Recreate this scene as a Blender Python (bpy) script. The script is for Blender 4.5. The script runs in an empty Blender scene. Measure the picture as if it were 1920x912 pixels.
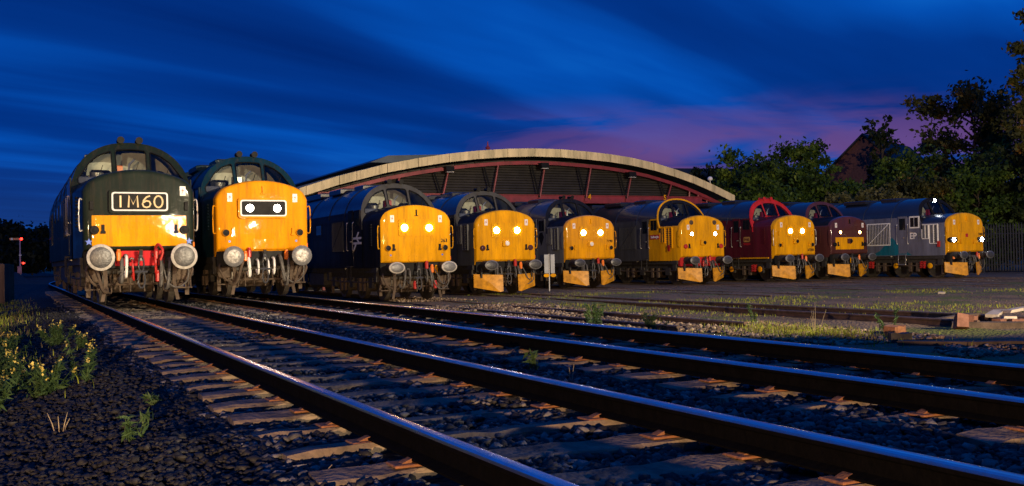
import bpy, bmesh, math, random
import numpy as np
from mathutils import Vector, Matrix
SC = bpy.context.scene
COL = SC.collection
R = math.radians
random.seed(7); RNG = np.random.default_rng(7)

# ------------------------------------------------------------------ camera
H_CAM, YAW, PITCH, ROLL = 0.8346, 0.4579, 0.0164, 0.0192
cam_d = bpy.data.cameras.new('camera'); cam = bpy.data.objects.new('camera', cam_d); COL.objects.link(cam)
cam_d.sensor_width = 36; cam_d.lens = 36 * 1906.9 / 1920
cam_d.clip_start = 0.05; cam_d.clip_end = 3000
_f = Vector((math.sin(YAW) * math.cos(PITCH), math.cos(YAW) * math.cos(PITCH), math.sin(PITCH)))
_r = Vector((math.cos(YAW), -math.sin(YAW), 0)); _u = _r.cross(_f)
_r2 = _r * math.cos(ROLL) - _u * math.sin(ROLL); _u2 = _u * math.cos(ROLL) + _r * math.sin(ROLL)
M = Matrix((( _r2.x, _u2.x, -_f.x, 0), (_r2.y, _u2.y, -_f.y, 0), (_r2.z, _u2.z, -_f.z, H_CAM), (0, 0, 0, 1)))
cam.matrix_world = M
SC.camera = cam
SC.view_settings.view_transform = 'Standard'; SC.view_settings.look = 'None'
SC.view_settings.exposure = 0.0; SC.view_settings.gamma = 1.0
SC.cycles.use_denoising = True
SC.cycles.max_bounces = 6; SC.cycles.transparent_max_bounces = 8
SC.cycles.sample_clamp_indirect = 4.0

# ------------------------------------------------------------------ node helpers
class NT:
    def __init__(s, tree): s.t = tree
    def n(s, typ, inp=None, **kw):
        nd = s.t.nodes.new(typ)
        for k, v in kw.items(): setattr(nd, k, v)
        for k, v in (inp or {}).items(): s.put(nd, k, v)
        return nd
    def put(s, nd, k, v):
        so = nd.inputs[k]
        if isinstance(v, bpy.types.NodeSocket): s.t.links.new(v, so)
        elif isinstance(v, bpy.types.Node): s.t.links.new(v.outputs[0], so)
        else:
            if so.type == 'RGBA' and len(v) == 3: v = (*v, 1)
            so.default_value = v
    def math(s, op, a, b=None, c=None, clamp=False):
        nd = s.t.nodes.new('ShaderNodeMath'); nd.operation = op; nd.use_clamp = clamp
        for i, v in enumerate((a, b, c)):
            if v is not None: s.put(nd, i, v)
        return nd.outputs[0]
    def mix(s, fac, a, b, blend='MIX'):
        nd = s.t.nodes.new('ShaderNodeMix'); nd.data_type = 'RGBA'; nd.blend_type = blend
        s.put(nd, 0, fac); s.put(nd, 6, a); s.put(nd, 7, b)
        return nd.outputs[2]
    def ramp(s, fac, stops, interp='LINEAR'):
        nd = s.t.nodes.new('ShaderNodeValToRGB'); cr = nd.color_ramp; cr.interpolation = interp
        while len(cr.elements) < len(stops): cr.elements.new(0.5)
        for e, (p, c) in zip(cr.elements, stops):
            e.position = p; e.color = (c, c, c, 1) if isinstance(c, (int, float)) else (*c, 1)
        s.put(nd, 0, fac); return nd.outputs[0]
    def smooth(s, v, a, b):
        nd = s.t.nodes.new('ShaderNodeMapRange'); nd.interpolation_type = 'SMOOTHSTEP'
        s.put(nd, 0, v); nd.inputs[1].default_value = a; nd.inputs[2].default_value = b
        return nd.outputs[0]
    def noise(s, vec, scale, detail=4, rough=0.5, dist=0.0):
        nd = s.n('ShaderNodeTexNoise', {'Scale': scale, 'Detail': detail, 'Roughness': rough, 'Distortion': dist})
        if vec is not None: s.put(nd, 'Vector', vec)
        return nd.outputs[0]

# ------------------------------------------------------------------ world: dusk sky with streaked cloud
world = bpy.data.worlds.new('World'); SC.world = world; world.use_nodes = True
W = NT(world.node_tree); world.node_tree.nodes.clear()
SEED_A, SEED_B, SEED_C = 29.6, 25.9, 15.3
tc = W.n('ShaderNodeTexCoord')
sep = W.n('ShaderNodeSeparateXYZ', {0: tc.outputs['Generated']})
dx, dy, dz = sep.outputs
zc = W.math('ADD', W.math('MAXIMUM', dz, 0.0), 0.035)
px = W.math('DIVIDE', dx, zc); py = W.math('DIVIDE', dy, zc)
AZ = R(60)
along = W.math('ADD', W.math('MULTIPLY', px, math.sin(AZ)), W.math('MULTIPLY', py, math.cos(AZ)))
across = W.math('SUBTRACT', W.math('MULTIPLY', px, math.cos(AZ)), W.math('MULTIPLY', py, math.sin(AZ)))
v1 = W.n('ShaderNodeCombineXYZ', {0: W.math('MULTIPLY', along, 0.15), 1: W.math('MULTIPLY', across, 0.50), 2: SEED_A})
n1 = W.noise(v1, 1.0, 3, 0.5, 0.35)
v2 = W.n('ShaderNodeCombineXYZ', {0: W.math('MULTIPLY', along, 0.22), 1: W.math('MULTIPLY', across, 1.25), 2: SEED_B})
n2 = W.noise(v2, 1.0, 4, 0.55, 0.3)
cl = W.math('ADD', W.math('MULTIPLY', n1, 0.72), W.math('MULTIPLY', n2, 0.28))
streak = W.ramp(cl, [(0.36, (0.0004, 0.021, 0.165)), (0.47, (0.0006, 0.036, 0.25)), (0.56, (0.0010, 0.075, 0.43)), (0.68, (0.006, 0.165, 0.68))])
# lower sky greyer blue toward the horizon
hz = W.smooth(dz, 0.13, 0.0)
base = W.mix(W.math('MULTIPLY', hz, 0.60), streak, (0.014, 0.046, 0.170))
# sunset glow over the azimuth where the light lingers
gaz = R(43)
dot = W.math('ADD', W.math('MULTIPLY', dx, math.sin(gaz)), W.math('MULTIPLY', dy, math.cos(gaz)))
gl = W.math('MULTIPLY', W.smooth(dot, 0.915, 0.985), W.smooth(dz, 0.165, 0.095))
v3 = W.n('ShaderNodeCombineXYZ', {0: W.math('MULTIPLY', dx, 4.0), 1: W.math('MULTIPLY', dy, 4.0), 2: W.math('ADD', W.math('MULTIPLY', dz, 24.0), SEED_C)})
n3 = W.noise(v3, 1.0, 5, 0.55, 0.7)
pk = W.math('MULTIPLY', gl, W.ramp(n3, [(0.475, 0.0), (0.585, 1.0)]))
haze_pk = W.math('MULTIPLY', gl, 0.14)
c1 = W.mix(haze_pk, base, (0.050, 0.045, 0.22))
c2 = W.mix(W.math('MULTIPLY', pk, 0.74), c1, (0.165, 0.066, 0.21))
bg = W.n('ShaderNodeBackground', {'Color': c2, 'Strength': 1.0})
W.t.links.new(bg.outputs[0], W.n('ShaderNodeOutputWorld').inputs[0])

# ------------------------------------------------------------------ lamps: floods the photographer set up out of frame
def spot(name, loc, target, watts, size, blend, radius, color):
    d = bpy.data.lights.new(name, 'SPOT'); d.energy = watts; d.spot_size = R(size); d.spot_blend = blend
    d.shadow_soft_size = radius; d.color = color
    o = bpy.data.objects.new(name, d); COL.objects.link(o); o.location = loc
    o.rotation_euler = (Vector(target) - Vector(loc)).to_track_quat('-Z', 'Y').to_euler()
    return o
BX, BY, BZ = 16.0, -13.0, 8.0
_el, _az = R(34.0), R(8.0)
spot('floodlight_yard', (BX, BY, BZ), (BX + math.cos(_el) * math.sin(_az), BY + math.cos(_el) * math.cos(_az), BZ + math.sin(_el)),
     80000, 110, 0.03, 0.16, (1.0, 0.80, 0.52))
_e3 = R(73.0)
spot('floodlight_front', (12.4, -12.0, 2.35), (12.0 + math.cos(_e3) * math.sin(R(10)), -12.0 + math.cos(_e3) * math.cos(R(10)), 2.6 + math.sin(_e3)),
     27000, 157, 0.03, 0.20, (1.0, 0.80, 0.52))
_e2 = R(62)
spot('floodlight_low', (-4.3, -13.5, 1.02), (-4.3 + math.cos(_e2) * math.sin(R(20)), -13.5 + math.cos(_e2) * math.cos(R(20)), 1.02 + math.sin(_e2)),
     31000, 144, 0.05, 0.06, (1.0, 0.62, 0.30))

# ------------------------------------------------------------------ materials
MATS = {}
def mat(name, col, rough=0.5, metal=0.0, var=0.25, vscale=3.0, bump=0.0, bscale=20.0, coat=0.0, spec=0.5, col2=None, emit=0.0, emit_col=None, streak=False):
    if name in MATS: return MATS[name]
    m = bpy.data.materials.new(name); m.use_nodes = True; t = NT(m.node_tree); m.node_tree.nodes.clear()
    p = t.n('ShaderNodeBsdfPrincipled', {'Roughness': rough, 'Metallic': metal, 'Specular IOR Level': spec, 'Coat Weight': coat, 'Coat Roughness': 0.06})
    tcx = t.n('ShaderNodeTexCoord').outputs['Object']
    if streak:
        mp = t.n('ShaderNodeMapping', {'Vector': tcx, 'Scale': (1, 1, 0.18)}); vv = mp.outputs[0]
    else: vv = tcx
    if var > 0:
        nz = t.noise(vv, vscale, 5, 0.6)
        c2 = col2 or tuple(c * (1 - var) * 0.8 for c in col)
        cc = t.mix(t.ramp(nz, [(0.35, 0.0), (0.7, 1.0)]), col, c2)
        if streak:   # fine dirt: vertical runs and speckle
            mp2 = t.n('ShaderNodeMapping', {'Vector': tcx, 'Scale': (9, 9, 1.1)})
            run = t.ramp(t.noise(mp2.outputs[0], 1.0, 6, 0.7), [(0.50, 0.0), (0.78, 0.55)])
            spk = t.ramp(t.noise(tcx, 26.0, 4, 0.7), [(0.60, 0.0), (0.74, 0.5)])
            cc = t.mix(t.math('MAXIMUM', run, spk), cc, (0.050, 0.034, 0.022))
        t.put(p, 'Base Color', cc)
        t.put(p, 'Roughness', t.math('ADD', t.math('MULTIPLY', nz, 0.3), max(rough - 0.15, 0.02)))
    else: t.put(p, 'Base Color', col)
    if bump > 0:
        b = t.n('ShaderNodeBump', {'Strength': bump, 'Distance': 0.02, 'Height': t.noise(tcx, bscale, 3, 0.5)})
        t.put(p, 'Normal', b.outputs[0])
        if coat > 0: t.put(p, 'Coat Normal', b.outputs[0])
    if emit > 0:
        t.put(p, 'Emission Color', emit_col or col); t.put(p, 'Emission Strength', emit)
    t.t.links.new(p.outputs[0], t.n('ShaderNodeOutputMaterial').inputs[0])
    MATS[name] = m; return m
def glass(name, tint=(0.8, 0.85, 0.85), trans=0.8):
    if name in MATS: return MATS[name]
    m = bpy.data.materials.new(name); m.use_nodes = True; t = NT(m.node_tree); m.node_tree.nodes.clear()
    tr = t.n('ShaderNodeBsdfTransparent', {'Color': tuple(c * trans for c in tint)})
    g = t.n('ShaderNodeBsdfGlossy', {'Color': (0.8, 0.8, 0.8), 'Roughness': 0.03})
    fr = t.n('ShaderNodeFresnel', {'IOR': 1.5})
    mx = t.n('ShaderNodeMixShader', {0: fr, 1: tr, 2: g})
    t.t.links.new(mx.outputs[0], t.n('ShaderNodeOutputMaterial').inputs[0])
    MATS[name] = m; return m
def paint(name, col, rough=0.32, coat=0.35, bump=0.10): return mat('paint_' + name, col, rough + .25, 0, 0.30, 2.6, bump * 1.3, 7.0, coat * .8, 0.06, streak=True)
GLOSSY = mat('paint_glossy_yellow', (0.80, 0.345, 0.003), 0.6, 0, 0.25, 2.6, 0.30, 8.0, 0.75, 0.05, streak=True)
YEL = paint('warning_yellow', (0.80, 0.365, 0.003), 0.35, 0.22, 0.10)
YEL2 = mat('paint_deep_yellow', (0.80, 0.31, 0.002), 0.6, 0, 0.26, 2.6, 0.14, 6.0, 0.16, 0.05, streak=True)
YELW = mat('plough_yellow', (0.70, 0.31, 0.006), 0.5, 0, 0.45, 5.0, 0.2, 14.0, 0.0)
GREEN = paint('brunswick_green', (0.010, 0.017, 0.010), 0.22, 0.34, 0.12)
BLUE = paint('rail_blue', (0.004, 0.026, 0.042), 0.33, 0.2)
NAVY = paint('dusty_navy', (0.008, 0.011, 0.022), 0.45, 0.12)
GREY = paint('freight_grey', (0.13, 0.135, 0.135), 0.45, 0.12)
DGREY = paint('weathered_grey', (0.060, 0.062, 0.064), 0.55, 0.05)
LGREY = paint('pale_grey', (0.13, 0.135, 0.185), 0.4, 0.2)
TEAL = paint('teal_band', (0.010, 0.13, 0.19), 0.4, 0.3)
MAROON = paint('royal_maroon', (0.085, 0.010, 0.018), 0.3, 0.45)
BROWN = mat('paint_umber_maroon', (0.085, 0.026, 0.024), 0.55, 0, 0.25, 2.6, 0.30, 8.0, 0.8, 0.05, streak=True)
REDP = paint('bright_red', (0.52, 0.022, 0.028), 0.38, 0.25)
BLACK = mat('black_paint', (0.008, 0.008, 0.009), 0.6, 0, 0.2, 4, 0.1, 12, 0.0, spec=0.15)
DARK = mat('grimy_black', (0.030, 0.026, 0.022), 0.75, 0, 0.5, 6, 0.4, 18)
GRIME = mat('brown_grime', (0.085, 0.056, 0.035), 0.8, 0, 0.55, 6, 0.5, 18)
ROOFM = mat('roof_dusk_grey', (0.016, 0.019, 0.028), 0.32, 0, 0.25, 1.6, 0.08, 6, 0.3)
STEEL = mat('worn_steel', (0.55, 0.53, 0.50), 0.38, 0.85, 0.3, 9, 0.2, 30)
GREASE = mat('greasy_steel', (0.075, 0.075, 0.078), 0.42, 0.3, 0.5, 12, 0.35, 25)
RIMW = mat('buffer_rim_white', (0.46, 0.43, 0.38), 0.5, 0, 0.3, 14, 0.2, 30)
BUFG = mat('buffer_grey', (0.16, 0.16, 0.165), 0.45, 0.2, 0.3, 14, 0.2, 30)
WHITE = mat('white_enamel', (0.78, 0.76, 0.72), 0.45, 0, 0.1, 9)
RED = mat('red_enamel', (0.44, 0.022, 0.016), 0.4, 0, 0.15, 9)
ORANGE = mat('orange_plastic', (0.85, 0.20, 0.02), 0.35, 0, 0.15, 9)
RUBBER = mat('hose_rubber', (0.10, 0.092, 0.082), 0.6, 0, 0.4, 9, 0.2, 30)
RAIL_STEEL = mat('handrail_steel', (0.62, 0.58, 0.52), 0.35, 0.3, 0.1, 9)
CREAM = mat('cab_cream', (0.55, 0.52, 0.42), 0.6, 0, 0.25, 3)
GLASS = glass('cab_glass', (0.8, 0.85, 0.85), 0.92)
GLASSD = mat('dark_glass', (0.008, 0.010, 0.012), 0.06, 0, 0, 1, 0, 1, 0.3)
LW = mat('lamp_white', (1, 1, 1), 0.3, emit=55.0, var=0, emit_col=(1.0, 0.90, 0.74))
LWC = mat('lamp_cool_white', (1, 1, 1), 0.3, emit=60.0, var=0, emit_col=(0.86, 0.93, 1.0))
LY = mat('lamp_warm_yellow', (1, 1, 1), 0.3, emit=50.0, var=0, emit_col=(1.0, 0.72, 0.28))
LO = mat('lamp_orange', (1, 1, 1), 0.3, emit=34.0, var=0, emit_col=(1.0, 0.50, 0.12))
LTXT = mat('backlit_characters', (.1, .06, .03), 0.4, emit=1.15, var=0, emit_col=(1.0, 0.62, 0.26))
LFRAME = mat('backlit_frame', (.3, .28, .26), 0.4, emit=0.42, var=0, emit_col=(1.0, 0.86, 0.76))
LRED = mat('signal_red_lamp', (1, 0.02, 0.01), 0.3, emit=9.0, var=0, emit_col=(1.0, 0.02, 0.01))
BSTAR = mat('blue_star', (0.01, 0.09, 0.55), 0.4, 0, 0.1)
GOLD = mat('gold_print', (0.55, 0.30, 0.08), 0.4, 0.3, 0.15)
SHED_RED = mat('shed_red_paint', (0.24, 0.026, 0.036), 0.5, 0, 0.35, 2.5, 0.15, 10, 0.1)
FASCIA = mat('fascia_cream', (0.74, 0.60, 0.34), 0.7, 0, 0.5, 1.6, 0.2, 9, 0, col2=(0.34, 0.30, 0.17), streak=True)
SLAT = mat('gable_cladding', (0.046, 0.042, 0.039), 0.5, 0.2, 0.35, 2.0, 0.1, 8)
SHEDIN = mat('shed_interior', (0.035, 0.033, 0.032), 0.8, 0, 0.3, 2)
SHEDROOF = mat('shed_roof_sheet', (0.10, 0.12, 0.13), 0.5, 0.1, 0.35, 1.2, 0.2, 6)
VENT = mat('ridge_vent_grey', (0.085, 0.115, 0.13), 0.5, 0, 0.25, 1.0)
TIMBER = mat('sleeper_timber', (0.19, 0.145, 0.105), 0.85, 0, 0.75, 5.5, 0.9, 22, spec=.2, col2=(0.055, 0.048, 0.044))
RUST = mat('rusty_chair_iron', (0.30, 0.125, 0.050), 0.8, 0, 0.5, 9, 0.5, 24)
RAILSIDE = mat('rail_side_rust', (0.0035, 0.003, 0.0028), 0.9, 0, 0.4, 8, 0.3, 20, spec=0.04)
RAILTOP = mat('rail_polished_top', (0.80, 0.82, 0.86), 0.22, 1.0, 0.08, 6, 0.0, 14)
YRAILSIDE = mat('yard_rail_rust', (0.085, 0.050, 0.032), 0.8, 0, 0.5, 6, 0.3, 20)
YRAILTOP = mat('yard_rail_top', (0.17, 0.125, 0.095), 0.5, 0.5, 0.3, 6, 0.1, 20)
BRICK = mat('dark_brick', (0.12, 0.042, 0.030), 0.85, 0, 0.35, 6, 0.2, 30)
SLATE = mat('slate_roof', (0.022, 0.022, 0.024), 0.85, 0, 0.3, 4, 0.2, 12)
GALV = mat('galvanised_steel', (0.060, 0.060, 0.062), 0.5, 0.3, 0.3, 6)
BARK = mat('bark', (0.060, 0.045, 0.034), 0.9, 0, 0.4, 6, 0.5, 12)

# ------------------------------------------------------------------ mesh builder
class MB:
    def __init__(s): s.v = []; s.f = []; s.m = []
    def add(s, vs, fs, mi=0):
        o = len(s.v); s.v += [tuple(v) for v in vs]; s.f += [[o + i for i in f] for f in fs]; s.m += [mi] * len(fs) if isinstance(mi, int) else list(mi)
        return s
    def box(s, x0, x1, y0, y1, z0, z1, mi=0, b=0.0):
        if b > 0:
            vs = []; 
            for z, q in ((z0, b), (z0 + b, 0), (z1 - b, 0), (z1, b)):
                vs += [(x0 + q, y0 + q, z), (x1 - q, y0 + q, z), (x1 - q, y1 - q, z), (x0 + q, y1 - q, z)]
            fs = [[3, 2, 1, 0], [12, 13, 14, 15]]
            for k in range(3):
                for i in range(4): j = (i + 1) % 4; fs.append([4 * k + i, 4 * k + j, 4 * k + 4 + j, 4 * k + 4 + i])
            return s.add(vs, fs, mi)
        vs = [(x, y, z) for z in (z0, z1) for x, y in ((x0, y0), (x1, y0), (x1, y1), (x0, y1))]
        return s.add(vs, [[3, 2, 1, 0], [4, 5, 6, 7], [0, 1, 5, 4], [1, 2, 6, 5], [2, 3, 7, 6], [3, 0, 4, 7]], mi)
    def tube(s, path, r, n=6, mi=0, caps=True):
        P = [Vector(p) for p in path]; rr = r if isinstance(r, (list, tuple)) else [r] * len(P)
        vs = []; up = Vector((0, 0, 1))
        for i, p in enumerate(P):
            d = (P[min(i + 1, len(P) - 1)] - P[max(i - 1, 0)]).normalized()
            a = d.cross(up)
            if a.length < 1e-3: a = d.cross(Vector((0, 1, 0)))
            a.normalize(); b = d.cross(a).normalized()
            for k in range(n):
                w = 2 * math.pi * k / n; vs.append(p + (a * math.cos(w) + b * math.sin(w)) * rr[i])
        fs = []
        for i in range(len(P) - 1):
            for k in range(n):
                j = (k + 1) % n; fs.append([i * n + k, i * n + j, (i + 1) * n + j, (i + 1) * n + k])
        if caps: fs += [list(range(n))[::-1], [(len(P) - 1) * n + k for k in range(n)]]
        return s.add(vs, fs, mi)
    def lathe(s, c, axis, prof, n=20, mi=0, sx=1.0, sz=1.0):
        # prof: list of (offset along axis, radius, [material of the band starting here])
        ax = {'x': (Vector((1, 0, 0)), Vector((0, 1, 0)), Vector((0, 0, 1))), 'y': (Vector((0, 1, 0)), Vector((1, 0, 0)), Vector((0, 0, 1))), 'z': (Vector((0, 0, 1)), Vector((1, 0, 0)), Vector((0, 1, 0)))}[axis]
        c = Vector(c); vs = []; fs = []; ms = []
        for pr in prof:
            for k in range(n):
                w = 2 * math.pi * k / n
                vs.append(c + ax[0] * pr[0] + ax[1] * (pr[1] * sx * math.cos(w)) + ax[2] * (pr[1] * sz * math.sin(w)))
        for i in range(len(prof) - 1):
            for k in range(n):
                j = (k + 1) % n; fs.append([i * n + k, i * n + j, (i + 1) * n + j, (i + 1) * n + k]); ms.append(prof[i][2] if len(prof[i]) > 2 else mi)
        fs += [list(range(n))[::-1], [(len(prof) - 1) * n + k for k in range(n)]]
        ms += [prof[0][2] if len(prof[0]) > 2 else mi, prof[-1][2] if len(prof[-1]) > 2 else mi]
        return s.add(vs, fs, ms)
    def prism(s, poly, plane, d0, d1, mi=0):
        # poly in 2D; plane 'xz' extruded along y, 'yz' along x, 'xy' along z
        def pt(a, b, d): return (a, d, b) if plane == 'xz' else (d, a, b) if plane == 'yz' else (a, b, d)
        n = len(poly); vs = [pt(a, b, d0) for a, b in poly] + [pt(a, b, d1) for a, b in poly]
        fs = [list(range(n)), [n + i for i in range(n)][::-1]] + [[i, n + i, n + (i + 1) % n, (i + 1) % n] for i in range(n)]
        return s.add(vs, fs, mi)
    def loft(s, rings, mf=None, closed=False, cap0=False, cap1=False, mi=0):
        n = len(rings[0]); vs = [p for r in rings for p in r]; fs = []; ms = []
        for i in range(len(rings) - 1):
            for k in range(n if closed else n - 1):
                j = (k + 1) % n
                f = [i * n + k, i * n + j, (i + 1) * n + j, (i + 1) * n + k]; fs.append(f)
                c = [sum(vs[q][a] for q in f) / 4 for a in range(3)]
                ms.append(mf(c) if mf else mi)
        if cap0: fs.append(list(range(n))[::-1]); ms.append(mf(vs[0]) if mf else mi)
        if cap1: fs.append([(len(rings) - 1) * n + k for k in range(n)]); ms.append(mf(vs[-1]) if mf else mi)
        return s.add(vs, fs, ms)
    def mesh(s, name, mats, smooth=35):
        me = bpy.data.meshes.new(name); me.from_pydata(s.v, [], s.f)
        for m in (mats if isinstance(mats, (list, tuple)) else [mats]): me.materials.append(m)
        me.polygons.foreach_set('material_index', s.m)
        bm = bmesh.new(); bm.from_mesh(me); bmesh.ops.recalc_face_normals(bm, faces=bm.faces); bm.to_mesh(me); bm.free()
        if smooth:
            me.polygons.foreach_set('use_smooth', [True] * len(me.polygons)); me.set_sharp_from_angle(angle=R(smooth))
        me.update(); return me
    def build(s, name, mats, parent=None, smooth=35, loc=None, rz=0.0): return link(name, s.mesh(name, mats, smooth), parent, loc, rz)
def link(name, data, parent=None, loc=None, rz=0.0):
    o = bpy.data.objects.new(name, data); COL.objects.link(o)
    if parent: o.parent = parent
    if loc: o.location = loc
    if rz: o.rotation_euler.z = rz
    return o
def tag(o, label=None, cat=None, group=None, kind=None):
    if label: o['label'] = label
    if cat: o['category'] = cat
    if group: o['group'] = group
    if kind: o['kind'] = kind
    return o
def thing(name, label, cat, loc, group=None, rz=0.0):
    o = bpy.data.objects.new(name, None); COL.objects.link(o); o.location = loc; o.rotation_euler.z = rz; o.empty_display_size = 0.3
    return tag(o, label, cat, group)
def text(name, s, size, m, parent, loc, rot, ext=0.006, bold=0.0, sx=1.0):
    c = bpy.data.curves.new('t', 'FONT'); c.body = s; c.size = size; c.extrude = ext; c.offset = bold; c.align_x = 'CENTER'; c.align_y = 'CENTER'; c.resolution_u = 4
    tmp = bpy.data.objects.new('t', c); COL.objects.link(tmp)
    me = bpy.data.meshes.new_from_object(tmp.evaluated_get(bpy.context.evaluated_depsgraph_get()))
    bpy.data.objects.remove(tmp); bpy.data.curves.remove(c)
    me.materials.clear(); me.materials.append(m)
    o = link(name, me, parent, loc); o.rotation_euler = rot; o.scale.x = sx
    return o
FRONT = (R(90), 0, 0); LEFT = (R(90), 0, R(-90))
def smooth01(a, b, v):
    t = np.clip((v - a) / (b - a), 0, 1); return t * t * (3 - 2 * t)
def vnoise(x, y, sc, seed=0):
    # smooth value noise
    x = np.asarray(x, float) / sc + 100.3 * (seed + 1); y = np.asarray(y, float) / sc + 57.1 * (seed + 1)
    xi = np.floor(x); yi = np.floor(y); fx = x - xi; fy = y - yi; fx = fx * fx * (3 - 2 * fx); fy = fy * fy * (3 - 2 * fy)
    h = lambda a, b: np.mod(np.sin(a * 127.1 + b * 311.7 + seed * 17.3) * 43758.5453, 1.0)
    return (h(xi, yi) * (1 - fx) + h(xi + 1, yi) * fx) * (1 - fy) + (h(xi, yi + 1) * (1 - fx) + h(xi + 1, yi + 1) * fx) * fy

# ------------------------------------------------------------------ ground
Z_YARD = -0.397
def zg(x, y):
    x = np.asarray(x, float); y = np.asarray(y, float)
    z = np.full(np.broadcast(x, y).shape, -0.235)
    z = z + smooth01(1.0, -0.3, x) * -0.19
    yard = -0.435 - 0.09 * smooth01(27, 18, y) * smooth01(9, 11, x) * smooth01(24, 17, x)
    z = z + smooth01(7.4, 9.4, x) * (yard + 0.235)
    z = z + smooth01(80, 125, y) * smooth01(1.6, 0.4, x) * 0.80
    z = z + (vnoise(x, y, 0.9, 1) - 0.5) * 0.035 + (vnoise(x, y, 0.27, 2) - 0.5) * 0.02 * smooth01(60, 20, y)
    return z
gx = np.unique(np.concatenate([np.linspace(-400, -20, 20), np.linspace(-20, -3, 20), np.linspace(-3, 12, 110), np.linspace(12, 40, 90), np.linspace(40, 100, 40), np.linspace(100, 700, 20)]))
gy = np.unique(np.concatenate([np.linspace(-200, -10, 12), np.linspace(-10, 2, 16), np.linspace(2, 30, 150), np.linspace(30, 60, 60), np.linspace(60, 160, 50), np.linspace(160, 1500, 25)]))
GX, GY = np.meshgrid(gx, gy); GZ = zg(GX, GY)
me = bpy.data.meshes.new('ground'); nx, ny = len(gx), len(gy)
vs = np.stack([GX.ravel(), GY.ravel(), GZ.ravel()], 1)
idx = np.arange(nx * ny).reshape(ny, nx)
fs = np.stack([idx[:-1, :-1].ravel(), idx[:-1, 1:].ravel(), idx[1:, 1:].ravel(), idx[1:, :-1].ravel()], 1)
me.from_pydata(vs.tolist(), [], fs.tolist()); me.polygons.foreach_set('use_smooth', [True] * len(me.polygons))
gm = bpy.data.materials.new('yard_ground'); gm.use_nodes = True; t = NT(gm.node_tree); gm.node_tree.nodes.clear()
pos = t.n('ShaderNodeNewGeometry').outputs['Position']; sp = t.n('ShaderNodeSeparateXYZ', {0: pos}); X, Y, Z = sp.outputs
vor = t.n('ShaderNodeTexVoronoi', {'Vector': pos, 'Scale': 17.0}); vor.feature = 'F1'
vcol = t.n('ShaderNodeSeparateColor', {0: vor.outputs['Color']}).outputs[0]
dark = t.mix(vcol, (0.007, 0.007, 0.008), (0.026, 0.025, 0.025))
brown = t.mix(vcol, (0.070, 0.050, 0.034), (0.20, 0.145, 0.10))
nb = t.noise(pos, 0.7, 5, 0.6); nb2 = t.noise(pos, 6.0, 5, 0.65)
dirt = t.mix(nb2, (0.105, 0.066, 0.036), (0.25, 0.165, 0.095))
grass = t.mix(nb2, (0.055, 0.070, 0.014), (0.15, 0.16, 0.035))
rut = t.noise(t.n('ShaderNodeMapping', {'Vector': pos, 'Scale': (0.55, 0.12, 1.0)}).outputs[0], 1.6, 5, 0.65)
dirt = t.mix(t.ramp(rut, [(0.42, 0.0), (0.62, 0.85)]), dirt, (0.045, 0.033, 0.026))
dirt = t.mix(t.math('MULTIPLY', vcol, 0.35), dirt, (0.24, 0.17, 0.11))
yd = t.mix(t.smooth(X, 12.0, 16.0), brown, dirt)
yd = t.mix(t.math('MULTIPLY', t.ramp(nb, [(0.48, 0.0), (0.60, 1.0)]), t.smooth(Y, 34.0, 26.0)), yd, grass)
lf = t.mix(t.ramp(nb, [(0.42, 0.0), (0.58, 1.0)]), dark, (0.022, 0.028, 0.014))
col = t.mix(t.smooth(X, 7.2, 8.0), dark, yd)
col = t.mix(t.smooth(X, 0.5, -0.6), col, lf)
hgt = t.math('ADD', t.math('MULTIPLY', vor.outputs['Distance'], -1.0), t.math('MULTIPLY', nb2, 0.5))
bmp = t.n('ShaderNodeBump', {'Strength': 0.9, 'Distance': 0.04, 'Height': hgt})
pb = t.n('ShaderNodeBsdfPrincipled', {'Base Color': col, 'Roughness': 0.85, 'Specular IOR Level': 0.25, 'Normal': bmp.outputs[0]})
t.t.links.new(pb.outputs[0], t.n('ShaderNodeOutputMaterial').inputs[0])
me.materials.append(gm); tag(link('ground', me), kind='structure')

# ------------------------------------------------------------------ tracks
def curve_x(y): return max(0.0, y - 58) ** 2 * 0.0032
def rail_mb(x, y0, y1, ztop, steps, curved=True):
    prof = [(-0.07, -0.155), (0.07, -0.155), (0.07, -0.145), (0.012, -0.125), (0.012, -0.055), (0.036, -0.042), (0.036, -0.024), (0.033, -0.010), (0.024, -0.002), (0.0, 0.0), (-0.024, -0.002), (-0.033, -0.010), (-0.036, -0.024), (-0.036, -0.042), (-0.012, -0.055), (-0.012, -0.125), (-0.07, -0.145)]
    rings = []
    for y in np.linspace(y0, y1, steps):
        cx = x + (curve_x(y) if curved else 0); rings.append([(cx + a, y, ztop + b) for a, b in prof])
    mb = MB(); n = len(prof); vs = [p for r in rings for p in r]; fs = []; ms = []
    for i in range(len(rings) - 1):
        for k in range(n):
            j = (k + 1) % n; fs.append([i * n + k, i * n + j, (i + 1) * n + j, (i + 1) * n + k]); ms.append(1 if 6 <= k <= 11 else 0)
    fs += [list(range(n)), [(len(rings) - 1) * n + k for k in range(n)][::-1]]; ms += [0, 0]
    return mb.add(vs, fs, ms)
G2 = 0.7525
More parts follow.
